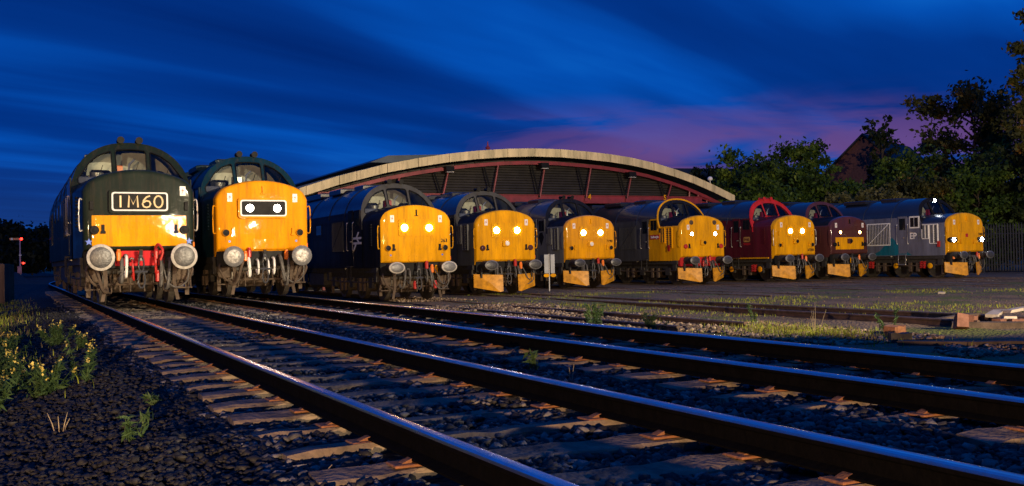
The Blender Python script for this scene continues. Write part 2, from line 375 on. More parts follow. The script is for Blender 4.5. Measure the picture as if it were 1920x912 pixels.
def sleeper_mesh(seed):
    rg = random.Random(seed); mb = MB(); rings = []; e0, e1 = rg.uniform(-1.33, -1.24), rg.uniform(1.24, 1.33)
    tw = rg.uniform(-.012, .012); off = rg.uniform(-.01, .01)
    for k, x in enumerate(np.linspace(e0, e1, 18)):
        a = 0.122 + rg.uniform(-.014, .008); a2 = 0.122 + rg.uniform(-.014, .008); zt = -0.170 + rg.uniform(-.010, .005) - (.012 if k in (0, 17) else 0)
        rings.append([(x, -a2 + off, zt - 0.10), (x, -a2 + off, zt - 0.02 + rg.uniform(-.008, .006)), (x, -a2 + .022 + rg.uniform(-.006, .010), zt + tw), (x, rg.uniform(-.03, .03), zt + rg.uniform(-.008, .004)), (x, a - 0.022 + rg.uniform(-.010, .006), zt - tw), (x, a, zt - 0.02 + rg.uniform(-.008, .006)), (x, a, zt - 0.10)])
    return mb.loft(rings, None, True, True, True).mesh('sleeper', TIMBER, 20)
SLP = [sleeper_mesh(i) for i in range(11)]
chm = MB()
chm.box(-0.15, 0.15, -0.075, 0.075, -0.172, -0.158, 0, 0.005)
for s_ in (-1, 1):
    chm.prism([(s_ * 0.05, -0.158), (s_ * 0.10, -0.158), (s_ * 0.09, -0.152), (s_ * 0.05, -0.138), (s_ * 0.035, -0.136)], 'xz', -0.03, 0.03)
CHAIR = chm.mesh('rail_chair', RUST, 30)
def track(x, z, y0, y1, sy0, sy1, mside, mtop, label_chairs=True, spacing=0.70, steps=40, curved=True, jit=0.0):
    t = bpy.data.objects.new('railway_track', None); COL.objects.link(t); t['kind'] = 'structure'; t.location = (x, 0, z)
    for s_ in (-1, 1): rail_mb(s_ * G2, y0, y1, 0.0, steps, curved).build('rail', [mside, mtop], t, 30)
    y = sy0; k = 0
    while y < sy1:
        o = link('sleeper', SLP[(k * 7) % 11], t, (curve_x(y) + random.uniform(-.03, .03), y, random.uniform(-.008, .004)), random.uniform(-.015, .015) + jit * random.uniform(-1, 1))
        if label_chairs and y < 30:
            for s_ in (-1, 1): link('rail_chair', CHAIR, o, (s_ * G2, 0, 0))
        y += spacing; k += 1
    return t
P1, P2 = 2.597, 5.872
track(P1, 0, -3, 150, 0.6, 50, RAILSIDE, RAILTOP, steps=70)
track(P2, 0, -3, 150, 0.35, 52, RAILSIDE, RAILTOP, steps=70)
LOCO_XY = {3: (11.42, 29.94), 4: (15.94, 32.78), 5: (21.64, 36.48), 6: (27.25, 36.31), 7: (32.08, 35.84), 8: (36.2, 36.7), 9: (39.9, 33.1)}
for k, (lx, ly) in LOCO_XY.items():
    if k == 4: track(lx, Z_YARD + 0.015, 12.4, 62, 12.8, 26, YRAILSIDE, YRAILTOP, True, 0.76, 8, False, 0.02)
    elif k == 3: track(lx, Z_YARD, 15, 60, 16, 27, YRAILSIDE, YRAILTOP, False, 0.78, 8, False, 0.02)
    else: track(lx, Z_YARD, ly - 12, 62, 900, 0, YRAILSIDE, YRAILTOP, False, 0.8, 8, False)

# ------------------------------------------------------------------ ballast and gravel: loose stones nobody could count
def stones(name, n, area, size, mats, zoff, keep=None, dens=1.0):
    base = np.array([(1, 0, 0), (-1, 0, 0), (0, 1, 0), (0, -1, 0), (0, 0, 1), (0, 0, -1), (.62, .62, .45), (-.62, .6, .4), (.6, -.62, .42), (-.6, -.62, .45)], float)
    # convex-ish hull of an irregular lump
    faces = [(4, 6, 7), (4, 7, 9), (4, 9, 8), (4, 8, 6), (6, 0, 2), (6, 2, 7), (7, 2, 1), (7, 1, 9), (9, 1, 3), (9, 3, 8), (8, 3, 0), (8, 0, 6), (0, 5, 2), (2, 5, 1), (1, 5, 3), (3, 5, 0)]
    x0, x1, y0, y1 = area
    u = RNG.random(n); xs = x0 + (x1 - x0) * RNG.random(n); ys = y0 * (y1 / y0) ** (u ** dens)
    if keep is not None: k = keep(xs, ys); xs, ys = xs[k], ys[k]
    n = len(xs); s = size * (0.45 + 1.25 * RNG.random(n) ** 2.2)
    V = base[None] * (0.7 + 0.6 * RNG.random((n, 10, 1)))
    V = V * (s[:, None] * np.array([1.0, 1.0, 0.75]))[:, None, :] if False else V * s[:, None, None] * np.stack([0.8 + .6 * RNG.random(n), 0.7 + .5 * RNG.random(n), 0.5 + .45 * RNG.random(n)], 1)[:, None, :]
    a = RNG.random(n) * 6.283; tl = (RNG.random(n) - .5) * 1.2
    ca, sa, ct, st = np.cos(a), np.sin(a), np.cos(tl), np.sin(tl)
    X_, Y_, Z_ = V[..., 0], V[..., 1], V[..., 2]
    Y2 = Y_ * ct[:, None] - Z_ * st[:, None]; Z2 = Y_ * st[:, None] + Z_ * ct[:, None]
    X3 = X_ * ca[:, None] - Y2 * sa[:, None]; Y3 = X_ * sa[:, None] + Y2 * ca[:, None]
    zz = zg(xs, ys) + (zoff(xs) if callable(zoff) else zoff) + RNG.random(n) * size * 0.5
    P = np.stack([X3 + xs[:, None], Y3 + ys[:, None], Z2 + zz[:, None]], 2).reshape(-1, 3)
    F = (np.array(faces)[None] + (np.arange(n) * 10)[:, None, None]).reshape(-1, 3)
    me = bpy.data.meshes.new(name); me.vertices.add(len(P)); me.vertices.foreach_set('co', P.ravel())
    me.loops.add(F.size); me.loops.foreach_set('vertex_index', F.ravel().astype(np.int32))
    me.polygons.add(len(F)); me.polygons.foreach_set('loop_start', np.arange(0, F.size, 3, dtype=np.int32))
    for m in mats: me.materials.append(m)
    me.polygons.foreach_set('material_index', np.repeat(RNG.integers(0, len(mats), n), 16).astype(np.int32))
    me.update(calc_edges=True); me.validate()
    return tag(link(name, me), kind='stuff')
def stone_mat(n, c, r=0.75): return mat('stone_' + n, c, r, 0, 0.4, 30, 0.3, 60, spec=0.4)
SD = [stone_mat('basalt', (0.032, 0.031, 0.031)), stone_mat('dark', (0.017, 0.017, 0.018)), stone_mat('slate_grey', (0.085, 0.083, 0.084)), stone_mat('mid_grey', (0.17, 0.16, 0.15)), stone_mat('black', (0.010, 0.010, 0.011)), stone_mat('dark_two', (0.022, 0.022, 0.024))]
SB = [stone_mat('tan', (0.30, 0.21, 0.135)), stone_mat('brown', (0.16, 0.105, 0.066)), stone_mat('dull_brown', (0.10, 0.070, 0.048)), stone_mat('buff', (0.36, 0.27, 0.18))]
def on_rail(x):
    r = np.zeros(len(x), bool)
    for c in (P1, P2):
        for s_ in (-1, 1): r |= np.abs(x - (c + s_ * G2)) < 0.10
    return r
def keep_main(x, y):
    k = ~on_rail(x)
    for c, y0 in ((P1, 0.6), (P2, 0.35)):
        ph = np.mod(y - y0 + 0.35, 0.70) - 0.35
        k &= ~((np.abs(x - c) < 1.33) & (np.abs(ph) < 0.15) & (RNG.random(len(x)) > 0.10 + .42 * smooth01(.06, .15, np.abs(ph))))
    return k
t_b = tag(stones('ballast', 76000, (1.15, 8.3, 2.6, 34), 0.027, SD, lambda x: np.where(x < 1.85, 0.008, 0.024), keep_main, 0.95), 'dark crushed stone ballast around the running lines', 'ballast')
tag(stones('unlit_cess_stones', 34000, (-1.2, 1.35, 3.6, 30), 0.021, [SD[1], SD[4], SD[4], SD[4], SD[5]], 0.012, None, 0.95), 'fine stone beside the running line at left, coloured dark to look unlit', 'cinders')  # ballast left of the line: lack of lamp light painted in as near-black stone colours
tag(stones('gravel', 22000, (7.6, 13.2, 9.0, 34), 0.036, SB, 0.006, lambda x, y: (np.abs(x - 10.67) > .1) & (np.abs(x - 12.17) > .1) & (vnoise(x, y, 2.0, 5) > 0.3), 0.9), 'brown gravel beside the disused track in the yard', 'gravel')
tag(stones('yard_pebbles', 3000, (12, 42, 14, 36), 0.018, SB[1:3] + SD[:2], 0.0, None, 0.8), 'loose pebbles scattered over the trodden yard', 'pebbles')

# ------------------------------------------------------------------ locomotives
# local frame: x to the right of the picture, y back from the nose front, z up from the rail head
LEN = 17.55
def sec(w, zb, zs, zt, e, n=25):
    pts = [(-w, zb), (-w, zb + (zs - zb) * .5)]
    for k in range(n):
        a = math.pi * (1 - k / (n - 1)); c, s_ = math.cos(a), math.sin(a)
        pts.append((w * math.copysign(abs(c) ** (2 / e), c), zs + (zt - zs) * abs(s_) ** (2 / e)))
    return pts + [(w, zb + (zs - zb) * .5), (w, zb)]
def nsec(w, zb, zt, n=27, dr=.30, ck=.20):
    pts = [(-w, zb), (-w, zb + (zt - dr - ck - zb) * .55)]
    for k in range(n):
        a = -1 + 2 * k / (n - 1); u = math.copysign(1 - (1 - abs(a)) ** 1.7, a)
        pts.append((w * u, zt - dr * u * u - ck * abs(u) ** 14))
    return pts + [(w, zb + (zt - dr - ck - zb) * .55), (w, zb)]
BODY = (1.345, 1.05, 2.50, 3.83, 2.25)
def yws(x, z): return 1.25 + max(0.0, z - 2.5) * 0.50 + 0.10 * (x / 1.35) ** 2
NOSE_F = nsec(1.11, 1.25, 2.965)
ZC = 1.95
def inside(x, z):
    if abs(x) > 1.11 or z < 1.25: return False
    u = abs(x) / 1.11; return z <= 2.965 - .30 * u * u - .20 * u ** 14
def face_y(x, z):
    lo, hi = 0.001, 1.4
    for _ in range(18):
        m = (lo + hi) / 2
        if inside(x / m, ZC + (z - ZC) / m): hi = m
        else: lo = m
    return 0.02 - 0.05 * (1 - hi * hi)
def nose_mesh(mf, mats):
    mb = MB(); rings = []
    for q in (0.02, 0.25, 0.5, 0.7, 0.85, 0.95): rings.append([(x * q, 0.02 - 0.05 * (1 - q * q), ZC + (z - ZC) * q) for x, z in NOSE_F])
    for y, w, zb, zt in ((0.02, 1.11, 1.25, 2.965), (0.035, 1.145, 1.235, 2.99), (0.065, 1.17, 1.21, 3.01), (0.11, 1.185, 1.18, 3.022), (0.19, 1.197, 1.07, 3.03), (0.26, 1.207, 1.05, 3.03), (0.7, 1.265, 1.05, 3.03), (1.2, 1.32, 1.05, 3.03), (1.75, 1.335, 1.05, 3.04)):
        rings.append([(x, y, z) for x, z in nsec(w, zb, zt)])
    return mb.loft(rings, mf, True, True, False).mesh('nose', mats, 40)
def body_mesh(mf, mats):
    mb = MB(); s0 = sec(*BODY); rings = []
    rings.append([(x, yws(x, z), z) for x, z in s0])
    rings.append([(x, yws(x, z) + 0.10, z) for x, z in s0])
    for y in (2.25, 2.9, 3.2, 3.9, 5.5, 7.5, 9.5, 11.5, 13.5, 15.0): rings.append([(x, y, z) for x, z in s0])
    rings.append([(x, LEN - yws(x, z), z) for x, z in s0])
    return mb.loft(rings, mf).mesh('body_shell', mats, 40)
# pane outlines in the cab front (x, z)
def arch_z(x, inset):
    w, zs, zt, e = BODY[0] - inset, 2.5, 3.83 - inset, 2.25
    return zs + (zt - zs) * max(0.0, 1 - abs(x / w) ** e) ** (1 / e)
def rnd(poly, r=0.06, n=4):
    out = []; m = len(poly)
    for i in range(m):
        p = Vector(poly[i]); a = Vector(poly[i - 1]); b = Vector(poly[(i + 1) % m])
        da = (a - p); db = (b - p); q = min(r, da.length * .45, db.length * .45)
        pa = p + da.normalized() * q; pb = p + db.normalized() * q
        for k in range(n + 1):
            t_ = k / n; out.append(tuple((1 - t_) ** 2 * pa + 2 * t_ * (1 - t_) * p + t_ * t_ * pb))
    return out
PANE_C = rnd([(-0.335, 3.06), (0.335, 3.06), (0.345, 3.64), (0, 3.665), (-0.345, 3.64)], 0.08)
PANE_R = rnd([(0.43, 3.04), (1.17, 2.78), (1.195, 2.92), (1.08, arch_z(1.08, .15)), (0.90, arch_z(0.90, .15)), (0.70, arch_z(0.70, .15)), (0.44, arch_z(0.44, .16))], 0.05)
PANE_L = [(-x, z) for x, z in PANE_R][::-1]
def cab_front_mesh(m):
    bm = bmesh.new(); edges = []
    outer = [(x, z) for x, z in sec(*BODY)[2:-2]]
    outer = [(outer[0][0], 2.3)] + outer + [(outer[-1][0], 2.3)]
    for loop in (outer, PANE_L, PANE_C, PANE_R):
        vsx = [bm.verts.new((x, 0, z)) for x, z in loop]
        edges += [bm.edges.new((vsx[i], vsx[(i + 1) % len(vsx)])) for i in range(len(vsx))]
    bmesh.ops.triangle_fill(bm, use_beauty=True, use_dissolve=False, edges=edges)
    def inpoly(x, z, poly):
        c = False
        for i in range(len(poly)):
            (x1, z1), (x2, z2) = poly[i - 1], poly[i]
            if (z1 > z) != (z2 > z) and x < (x2 - x1) * (z - z1) / (z2 - z1) + x1: c = not c
        return c
    kill = [f for f in bm.faces if any(inpoly(f.calc_center_median().x, f.calc_center_median().z, P) for P in (PANE_L, PANE_C, PANE_R))]
    bmesh.ops.delete(bm, geom=kill, context='FACES_ONLY')
    for v in bm.verts: v.co.y = yws(v.co.x, v.co.z)
    bmesh.ops.recalc_face_normals(bm, faces=bm.faces)
    if sum(f.normal.y for f in bm.faces) > 0: bmesh.ops.reverse_faces(bm, faces=bm.faces)
    # give the plate thickness
    r = bmesh.ops.solidify(bm, geom=list(bm.faces), thickness=0.05)
    me = bpy.data.meshes.new('windscreen_surround'); bm.to_mesh(me); bm.free(); me.materials.append(m)
    me.polygons.foreach_set('use_smooth', [True] * len(me.polygons)); me.set_sharp_from_angle(angle=R(30)); return me
def pane_mesh(poly, off=0.02):
    mb = MB(); n = len(poly); mb.add([(x, yws(x, z) + off, z) for x, z in poly], [list(range(n))]); return mb.mesh('window_pane', GLASS, 0)
PANES = [pane_mesh(p) for p in (PANE_L, PANE_C, PANE_R)]
def gasket(poly):
    return MB().tube([(x, yws(x, z) - 0.004, z) for x, z in poly + poly[:1]], 0.014, 4, 0, False).mesh('gasket', BLACK, 60)
GASK = [gasket(p) for p in (PANE_L, PANE_C, PANE_R)]
def wheel_mesh(m1, m2):
    return MB().lathe((0, 0, 0), 'x', [(-0.07, 0.12, 1), (-0.065, 0.46, 1), (-0.07, 0.47, 0), (-0.07, 0.565, 0), (0.05, 0.575, 0), (0.055, 0.60, 0), (0.08, 0.60, 0), (0.08, 0.47, 1), (0.06, 0.45, 1), (0.06, 0.12, 1)], 28).mesh('wheel', [m1, m2], 30)
WHEEL = wheel_mesh(mat('tyre_steel', (.10, .085, .07), .5, .5, .4, 9), DARK)
def bogie_mb():
    b = MB()
    for s_ in (-1, 1):
        x = s_ * 1.06
        b.prism([(-2.75, .98), (-2.75, .74), (-2.45, .70), (-2.4, .55), (-1.7, .55), (-1.6, .72), (-.45, .72), (-.35, .55), (.35, .55), (.45, .72), (1.6, .72), (1.7, .55), (2.4, .55), (2.45, .70), (2.75, .74), (2.75, .98)], 'yz', x - .06, x + .06)
        for ya in (-2.05, 0, 2.05):
            b.box(x - .05 + s_ * .08, x + .05 + s_ * .08, ya - .17, ya + .17, .40, .74, 0, .02)
        for yy in (-1.25, -.8, .8, 1.25):
            b.box(x - .04 + s_ * .08, x + .04 + s_ * .08, yy - .08, yy + .08, .30, .72, 1)
        b.tube([(x + s_ * .1, -2.6, .62), (x + s_ * .1, -1.1, .58), (x + s_ * .1, 1.1, .58), (x + s_ * .1, 2.6, .62)], .03, 6, 1)
        for yy in (-2.62, 2.62):
            b.box(x - .04, x + .05, yy - .04, yy + .04, .17, .75, 1)        # guard irons
            b.box(x - .16, x + .14, yy - .10, yy + .14, .60, .92, 0, .02)    # sand boxes
            b.tube([(x - s_ * .1, yy, .6), (x - s_ * .2, yy + (.1 if yy < 0 else -.1), .35), (x - s_ * .30, yy + (.25 if yy < 0 else -.25), .12)], .022, 5, 1)
    for yy in (-2.68, 2.68): b.box(-1.02, 1.02, yy - .07, yy + .07, .68, .92, 0, .02)
    for yy in (-1.0, 1.0): b.box(-1.0, 1.0, yy - .12, yy + .12, .62, .92)
    for ya in (-2.05, 0, 2.05):
        b.tube([(-.72, ya, .575), (.72, ya, .575)], .09, 8)
        b.lathe((-.1, ya + .1, .60), 'x', [(-.45, .36), (.45, .36)], 12, 1)
    for s_ in (-1, 1):
        for q in (-2.72,):
            b.tube([(s_ * .45, q, .85), (s_ * .45, q - .03, .55), (s_ * .5, q + .1, .35)], .03, 5, 1)
            b.box(s_ * .62 - .05, s_ * .62 + .05, q + .05, q + .12, .25, .7, 1)
    b.tube([(-.95, -2.78, .45), (.95, -2.78, .45)], .028, 6, 1)
    for x in (-.6, -.42, -.2, .1, .3, .52): b.tube([(x, -2.76, .66), (x + .02, -2.74, .28)], .022, 5, 1)
    return b
BOGIE = bogie_mb().mesh('bogie', [DARK, GRIME], 35)
def axle_cover(m): return MB().lathe((0, 0, 0), 'x', [(0, .02), (.0, .13), (.05, .13), (.06, .10), (.06, .02)], 14).mesh('axle_cover', m, 35)
def spring(m):
    b = MB()
    for dy_ in (-.09, .09):
        pts = [(0 + .07 * math.cos(k * .9), dy_ + .07 * math.sin(k * .9), -.16 + .32 * k / 28) for k in range(29)]
        b.tube(pts, .022, 5)
    return b.mesh('coil_spring', m, 50)
def rrect(w, h, r, n=4, cx=0, cz=0):
    return rnd([(cx - w / 2, cz - h / 2), (cx + w / 2, cz - h / 2), (cx + w / 2, cz + h / 2), (cx - w / 2, cz + h / 2)], r, n)
def face_sheet(x0, x1, z0, z1, proud, nx=12, nz=8):
    """thin plate that follows the curved nose face"""
    mb = MB(); vs = []
    for j in range(nz + 1):
        for i in range(nx + 1):
            x = x0 + (x1 - x0) * i / nx; z = z0 + (z1 - z0) * j / nz; vs.append((x, face_y(x, z) - proud, z))
    fs = [[j * (nx + 1) + i, j * (nx + 1) + i + 1, (j + 1) * (nx + 1) + i + 1, (j + 1) * (nx + 1) + i] for j in range(nz) for i in range(nx)]
    return mb.add(vs, fs)
def frame_mb(w, h, r, cx, cz, y0, y1, inw, inh, inr):
    a = rrect(w, h, r, 5, cx, cz); b = rrect(inw, inh, inr, 5, cx, cz); n = len(a); mb = MB()
    vs = [(x, y0, z) for x, z in a] + [(x, y1, z) for x, z in a] + [(x, y0, z) for x, z in b] + [(x, y1, z) for x, z in b]
    fs = []
    for i in range(n):
        j = (i + 1) % n; fs += [[i, j, 2 * n + j, 2 * n + i], [i, n + i, n + j, j], [2 * n + i, 2 * n + j, 3 * n + j, 3 * n + i]]
    return mb.add(vs, fs)
def hose(path, r, n=6): # smooth the control points
    P = [Vector(p) for p in path]; out = []
    for i in range(len(P) - 1):
        p0, p1, p2, p3 = P[max(i - 1, 0)], P[i], P[i + 1], P[min(i + 2, len(P) - 1)]
        for k in range(6):
            t_ = k / 6; out.append(0.5 * ((2 * p1) + (p2 - p0) * t_ + (2 * p0 - 5 * p1 + 4 * p2 - p3) * t_ ** 2 + (3 * p1 - p0 - 3 * p2 + p3) * t_ ** 3))
    out.append(P[-1]); return MB().tube(out, r, n)
BUFPROF = {'round': [(0.0, .02), (.004, .10), (.012, .17), (.03, .245), (.045, .255), (.07, .25), (.08, .12), (.30, .12), (.30, .15), (.62, .16)],
           'oval': [(0.0, .02), (.004, .10), (.012, .17), (.03, .245), (.045, .255), (.07, .25)]}

def loco(name_label, pos, o):
    g = o.get
    root = thing('diesel_locomotive', name_label, 'locomotive', (pos[0], pos[1], pos[2]), 'diesel locomotives lined up outside the shed')
    ny = g('yel_y', 0.16); FM, NS, NTP = o['front'], o['nose_side'], o['nose_top']
    yb = g('cab_yel', 0.0)
    mats = [FM, NS, NTP]
    def nmf(c):
        if c[1] < ny: return 0
        if c[2] > 2.60: return 2
        return 0 if yb and c[1] < yb else 1
    nm = nose_mesh(nmf, mats)
    nose = link('nose', nm, root); link('nose', nm, root, (0, LEN, 0), math.pi)
    roof_z = g('roof_z', 2.92); bl = g('band')
    bmats = [o['side'], o['roof'], g('cab_side', o['side']), g('band_mat', o['side'])]
    def bmf(c):
        if c[2] > roof_z: return 1
        if c[1] < g('cab_end', 2.3): return 2
        return 0
    link('body_shell', body_mesh(bmf, bmats), root)
    cf = cab_front_mesh(o['cab_front'])
    for loc, rz in (((0, 0, 0), 0), ((0, LEN, 0), math.pi)):
        s_ = link('windscreen_surround', cf, root, loc, rz)
        for p, q in zip(PANES, GASK):
            w = link('window_pane', p, root, loc, rz); link('gasket', q, w)
    if g('rim'): # painted edge of the cab roof
        pts = [(x * 1.004, yws(x, z) + .02, z + .012) for x, z in sec(*BODY)[2:-2]]
        MB().tube(pts, .045, 6).build('roof_edge', o['rim'], root)
    # cab interior
    MB().prism([(x * .975, z - .04) for x, z in sec(*BODY)], 'xz', 3.3, 3.36).build('bulkhead', o.get('bulk', CREAM), root)
    for sx in (-.62, .62):
        st = MB().box(sx - .24, sx + .24, 2.55, 2.68, 2.55, 3.22, 0, .05).build('seat', g('seat', BLACK), root)
        MB().box(sx - .22, sx + .22, 2.25, 2.7, 2.45, 2.58, 0, .04).build('cushion', g('seat', BLACK), st)
    dk = MB().box(-1.2, 1.2, 1.72, 2.05, 2.70, 2.98, 0, .03).build('control_desk', g('desk', LGREY), root)
    MB().lathe((-.75, 1.86, 2.98), 'z', [(0, .14), (.10, .16), (.12, .10)], 14).build('brake_wheel', g('dial', STEEL), dk)
    MB().box(-.42, -.18, 1.75, 1.95, 2.98, 3.26, 0, .02).build('instrument_box', g('inbox', RED), dk)
    MB().box(.25, .55, 1.8, 2.0, 2.98, 3.15, 0, .02).build('instrument_box', BLACK, dk)
    MB().tube([(-.05, 1.9, 2.95), (-.02, 1.9, 3.3), (.1, 1.92, 3.42)], .025, 6).build('control_handle', STEEL, dk)
    # wiper arms
    for sx in (-.75, .05, .75): MB().tube([(sx, yws(sx, 3.05) - .03, 3.02 - .1 * abs(sx)), (sx + .12, yws(sx, 3.3) - .03, 3.34 - .12 * abs(sx))], .010, 4).build('wiper', BLACK, root)
    # horns
    hy = 2.02
    if g('horns', True):
        for sx in (-.21, .21):
            MB().lathe((sx, hy, 3.885), 'y', [(-.17, .085), (-.165, .055), (-.14, .06), (-.05, .05), (.12, .045), (.18, .07)], 14).build('horn', g('horn_mat', BLACK), root)
    # roof furniture
    for y, l, w, h in ((3.6, 1.0, .55, .06), (5.4, 1.5, .8, .05), (8.2, 2.2, .75, .07), (11.2, 1.2, .5, .06)):
        rf = MB().box(-w, w, y, y + l, 3.70, 3.84 + h, 0, .03).build('roof_hatch', o['roof'], root)
        for k in range(int(l / .25)): MB().box(-w * .85, w * .85, y + .1 + k * .25, y + .18 + k * .25, 3.84 + h - .01, 3.86 + h).build('louvre', BLACK, rf)
    for y in (3.25, 5.1, 7.6, 10.8, 13.2):
        MB().tube([(x * 1.003, y, z + .008) for x, z in sec(*BODY)[3:-3]], .018, 4).build('roof_rib', o['roof'], root)
    # underframe, tanks and bogies
    MB().box(-1.24, 1.24, .27, LEN - .27, .90, 1.06).build('underframe', g('solebar', DARK), root)
    tk = MB()
    tk.box(-1.22, 1.22, 6.3, 8.3, .36, .92, 0, .08).box(-1.2, 1.2, 8.6, 10.9, .42, .92, 0, .08)
    tk.build('fuel_tank', DARK, root)
    for byc, rz in ((3.1, 0), (LEN - 3.1, math.pi)):
        bg_ = link('bogie', BOGIE, root, (0, byc, 0), rz)
        for ya in (-2.05, 0, 2.05):
            for s_ in (-1, 1): link('wheel', WHEEL, bg_, (s_ * .745, ya, .575), 0 if s_ < 0 else math.pi)
            if g('axle_cov') and rz == 0: link('axle_cover', AXC[o['axle_cov']], bg_, (-1.21, ya, .575), math.pi)
            if g('spring') and rz == 0 and ya != 0:
                for dy_ in (.45 if ya < 0 else -.45,): link('coil_spring', SPR[o['spring']], bg_, (-1.20, ya + dy_, .62))
    # buffer beam, buffers, coupling
    beam = MB().box(-1.17, 1.17, .10, .26, .80, 1.25, 0, .02).build('buffer_beam', g('beam', BLACK), root)
    if g('beam_mid'): MB().box(-.52, .52, .085, .2, .86, 1.24, 0, .01).build('beam_plate', o['beam_mid'], beam)
    bt = g('buffer', 'oval'); bm1, bm2 = g('buf_mats', (BUFG, GREASE))
    for s_ in (-1, 1):
        bx = s_ * .8635; b = MB()
        if bt == 'round':
            r_ = g('buf_r', .265); f_ = r_ / .255
            b.lathe((bx, 0, 1.05), 'y', [(.0, .11, 0), (.02, .125, 0), (.36, .125, 0), (.36, .16, 0), (.74, .17, 0)], 18)
            hd = MB().lathe((bx, 0, 1.05), 'y', [(-.03, .01, 1), (-.028, .09 * f_, 1), (-.02, .165 * f_, 1 if g('wide_grease', True) else 0), (-.008, .20 * f_, 0), (.012, .25 * f_, 0), (.03, .255 * f_, 0), (.05, .245 * f_, 0), (.055, .10, 0)], 28)
        else:
            b.lathe((bx, 0, 1.05), 'y', [(.0, .10, 0), (.02, .12, 0), (.30, .12, 0), (.30, .15, 0), (.74, .16, 0)], 16)
            sx_, sz_ = g('buf_sc', (1.03, .70))
            hd = MB().lathe((bx, 0, 1.05), 'y', [(-.03, .01, 1), (-.028, .09, 1), (-.02, .165, 1), (-.008, .20, 0), (.012, .25, 0), (.03, .255, 0), (.05, .245, 0), (.055, .10, 0)], 28, 0, sx_, sz_)
        for q in (b, hd): q.v = [(x, y - .58, z) for x, y, z in q.v]
        bo = b.build('buffer', DARK, root); hd.build('buffer_head', [bm1, bm2], bo)
    hk = MB().prism([(-.16, .97), (.12, .97), (.12, 1.11), (-.05, 1.11), (-.13, 1.22), (-.20, 1.20), (-.14, 1.10), (-.16, 1.05)], 'yz', -.035, .035).build('coupling_hook', g('hook', GREASE), root)
    def loopy(zt, zb, w, y): return [(w * math.cos(a), y, (zt + zb) / 2 + (zt - zb) / 2 * math.sin(a)) for a in np.linspace(0, 2 * math.pi, 17)]
    MB().tube(loopy(1.06, .72, .055, -.16), .02, 6, 0, False).build('coupling_link', GREASE, hk)
    MB().tube([(-.13, -.17, .72), (.13, -.17, .72)], .028, 6).build('coupling_screw', GREASE, hk)
    MB().tube(loopy(.73, .36, .075, -.18), .022, 6, 0, False).build('coupling_link', GREASE, hk)
    # hoses and pipes on the beam
    for (x, z0, zlow, x2, m, r_) in g('hoses', [(-.42, 1.0, .42, -.55, RUBBER, .035), (-.28, .98, .55, -.3, RUBBER, .028), (.40, 1.0, .45, .48, RUBBER, .035), (.56, 1.0, .52, .9, RUBBER, .02), (.28, 1.0, .6, .3, RUBBER, .028)]):
        y_ = -.05
        hh = hose([(x, .08, z0), (x, -.08, z0 - .03), (x + (x2 - x) * .3, -.14, (z0 + zlow) / 2), (x + (x2 - x) * .6, -.12, zlow + .04), (x2, -.04, zlow), (x2 + .02 * (1 if x2 > 0 else -1), .06, zlow + .10)], r_).build('brake_hose', m, root)
        MB().lathe((x, .06, z0), 'y', [(-.05, .04), (-.02, .055), (.05, .055)], 10).build('hose_cock', g('cock', GREASE), hh)
    hose([(1.02, .05, 1.0), (1.02, -.1, .8), (.98, -.12, .5), (.75, -.12, .36), (.55, -.12, .52), (.48, -.06, .9)], .018).build('jumper_cable', RUBBER, root)
    for (x, z, m) in g('jumpers', [(.52, 1.02, ORANGE), (.30, 1.12, RED)]):
        MB().lathe((x, -.06, z), 'z', [(-.13, .03), (-.11, .055), (.06, .06), (.08, .045), (.13, .04)], 10).build('jumper_plug', m, root)
    if g('tail_lamp', True): MB().lathe((1.13, .10, 1.33), 'z', [(-.08, .03), (-.05, .065), (.05, .065), (.07, .03)], 10).build('tail_lamp', ORANGE, root)
    # step irons and lower clutter
    for s_ in (-1, 1):
        st = MB()
        st.tube([(s_ * 1.1, .3, .95), (s_ * 1.12, .28, .35)], .022, 5).tube([(s_ * .86, .3, .95), (s_ * .84, .28, .35)], .022, 5)
        st.box(s_ * .98 - .16, s_ * .98 + .16, .18, .36, .33, .36).box(s_ * .98 - .16, s_ * .98 + .16, .2, .36, .62, .65)
        st.build('footstep', GRIME, root)
    if not g('plough'):
        for s_ in (-1, 1):
            hose([(s_ * 1.05, .2, .92), (s_ * 1.12, .0, .75), (s_ * 1.0, -.02, .5), (s_ * .82, .0, .40)], .03).build('sand_pipe', GRIME, root)
            MB().prism([(s_ * .70, .92), (s_ * .80, .92), (s_ * .76, .5), (s_ * .84, .08), (s_ * .76, .08), (s_ * .68, .48)], 'xz', .02, .07).build('guard_iron', GRIME, root)
            MB().box(s_ * .95 - .17, s_ * .95 + .17, .22, .42, .50, .80, 0, .03).build('sand_box', GRIME, root)
    else:
        pm = o['plough']
        for s_ in (-1, 1):
            A = [(s_ * 1.22, .22, .74), (s_ * .30, -.26, .70), (s_ * .30, -.30, .13), (s_ * .42, -.27, .10), (s_ * 1.22, .20, .27)]
            A2 = [(x, y + .04, z) for x, y, z in A]; n = 5; cen = [(s_ * .74, -.10 - .05, .42)]
            pb_ = MB().add(A + A2 + cen, [[i, (i + 1) % n, 10] for i in range(n)] + [[n + (i + 1) % n, n + i, i, (i + 1) % n] for i in range(n)] + [[9, 8, 7, 6, 5]])
            po = pb_.build('snow_plough', pm, root, 20)
            for xx in (.5, 1.0): MB().box(s_ * xx - .03, s_ * xx + .03, .0 if xx > .8 else -.1, .2, .6, .95).build('plough_bracket', DARK, po)
    # ---------------- front details
    def fy(x, z, pr): return face_y(x, z) - pr
    if g('panel'):
        x0, x1, z0, z1 = o['panel']; face_sheet(x0, x1, z0, z1, .006).build('warning_panel', g('panel_mat', YEL), root)
    hc = g('headcode')
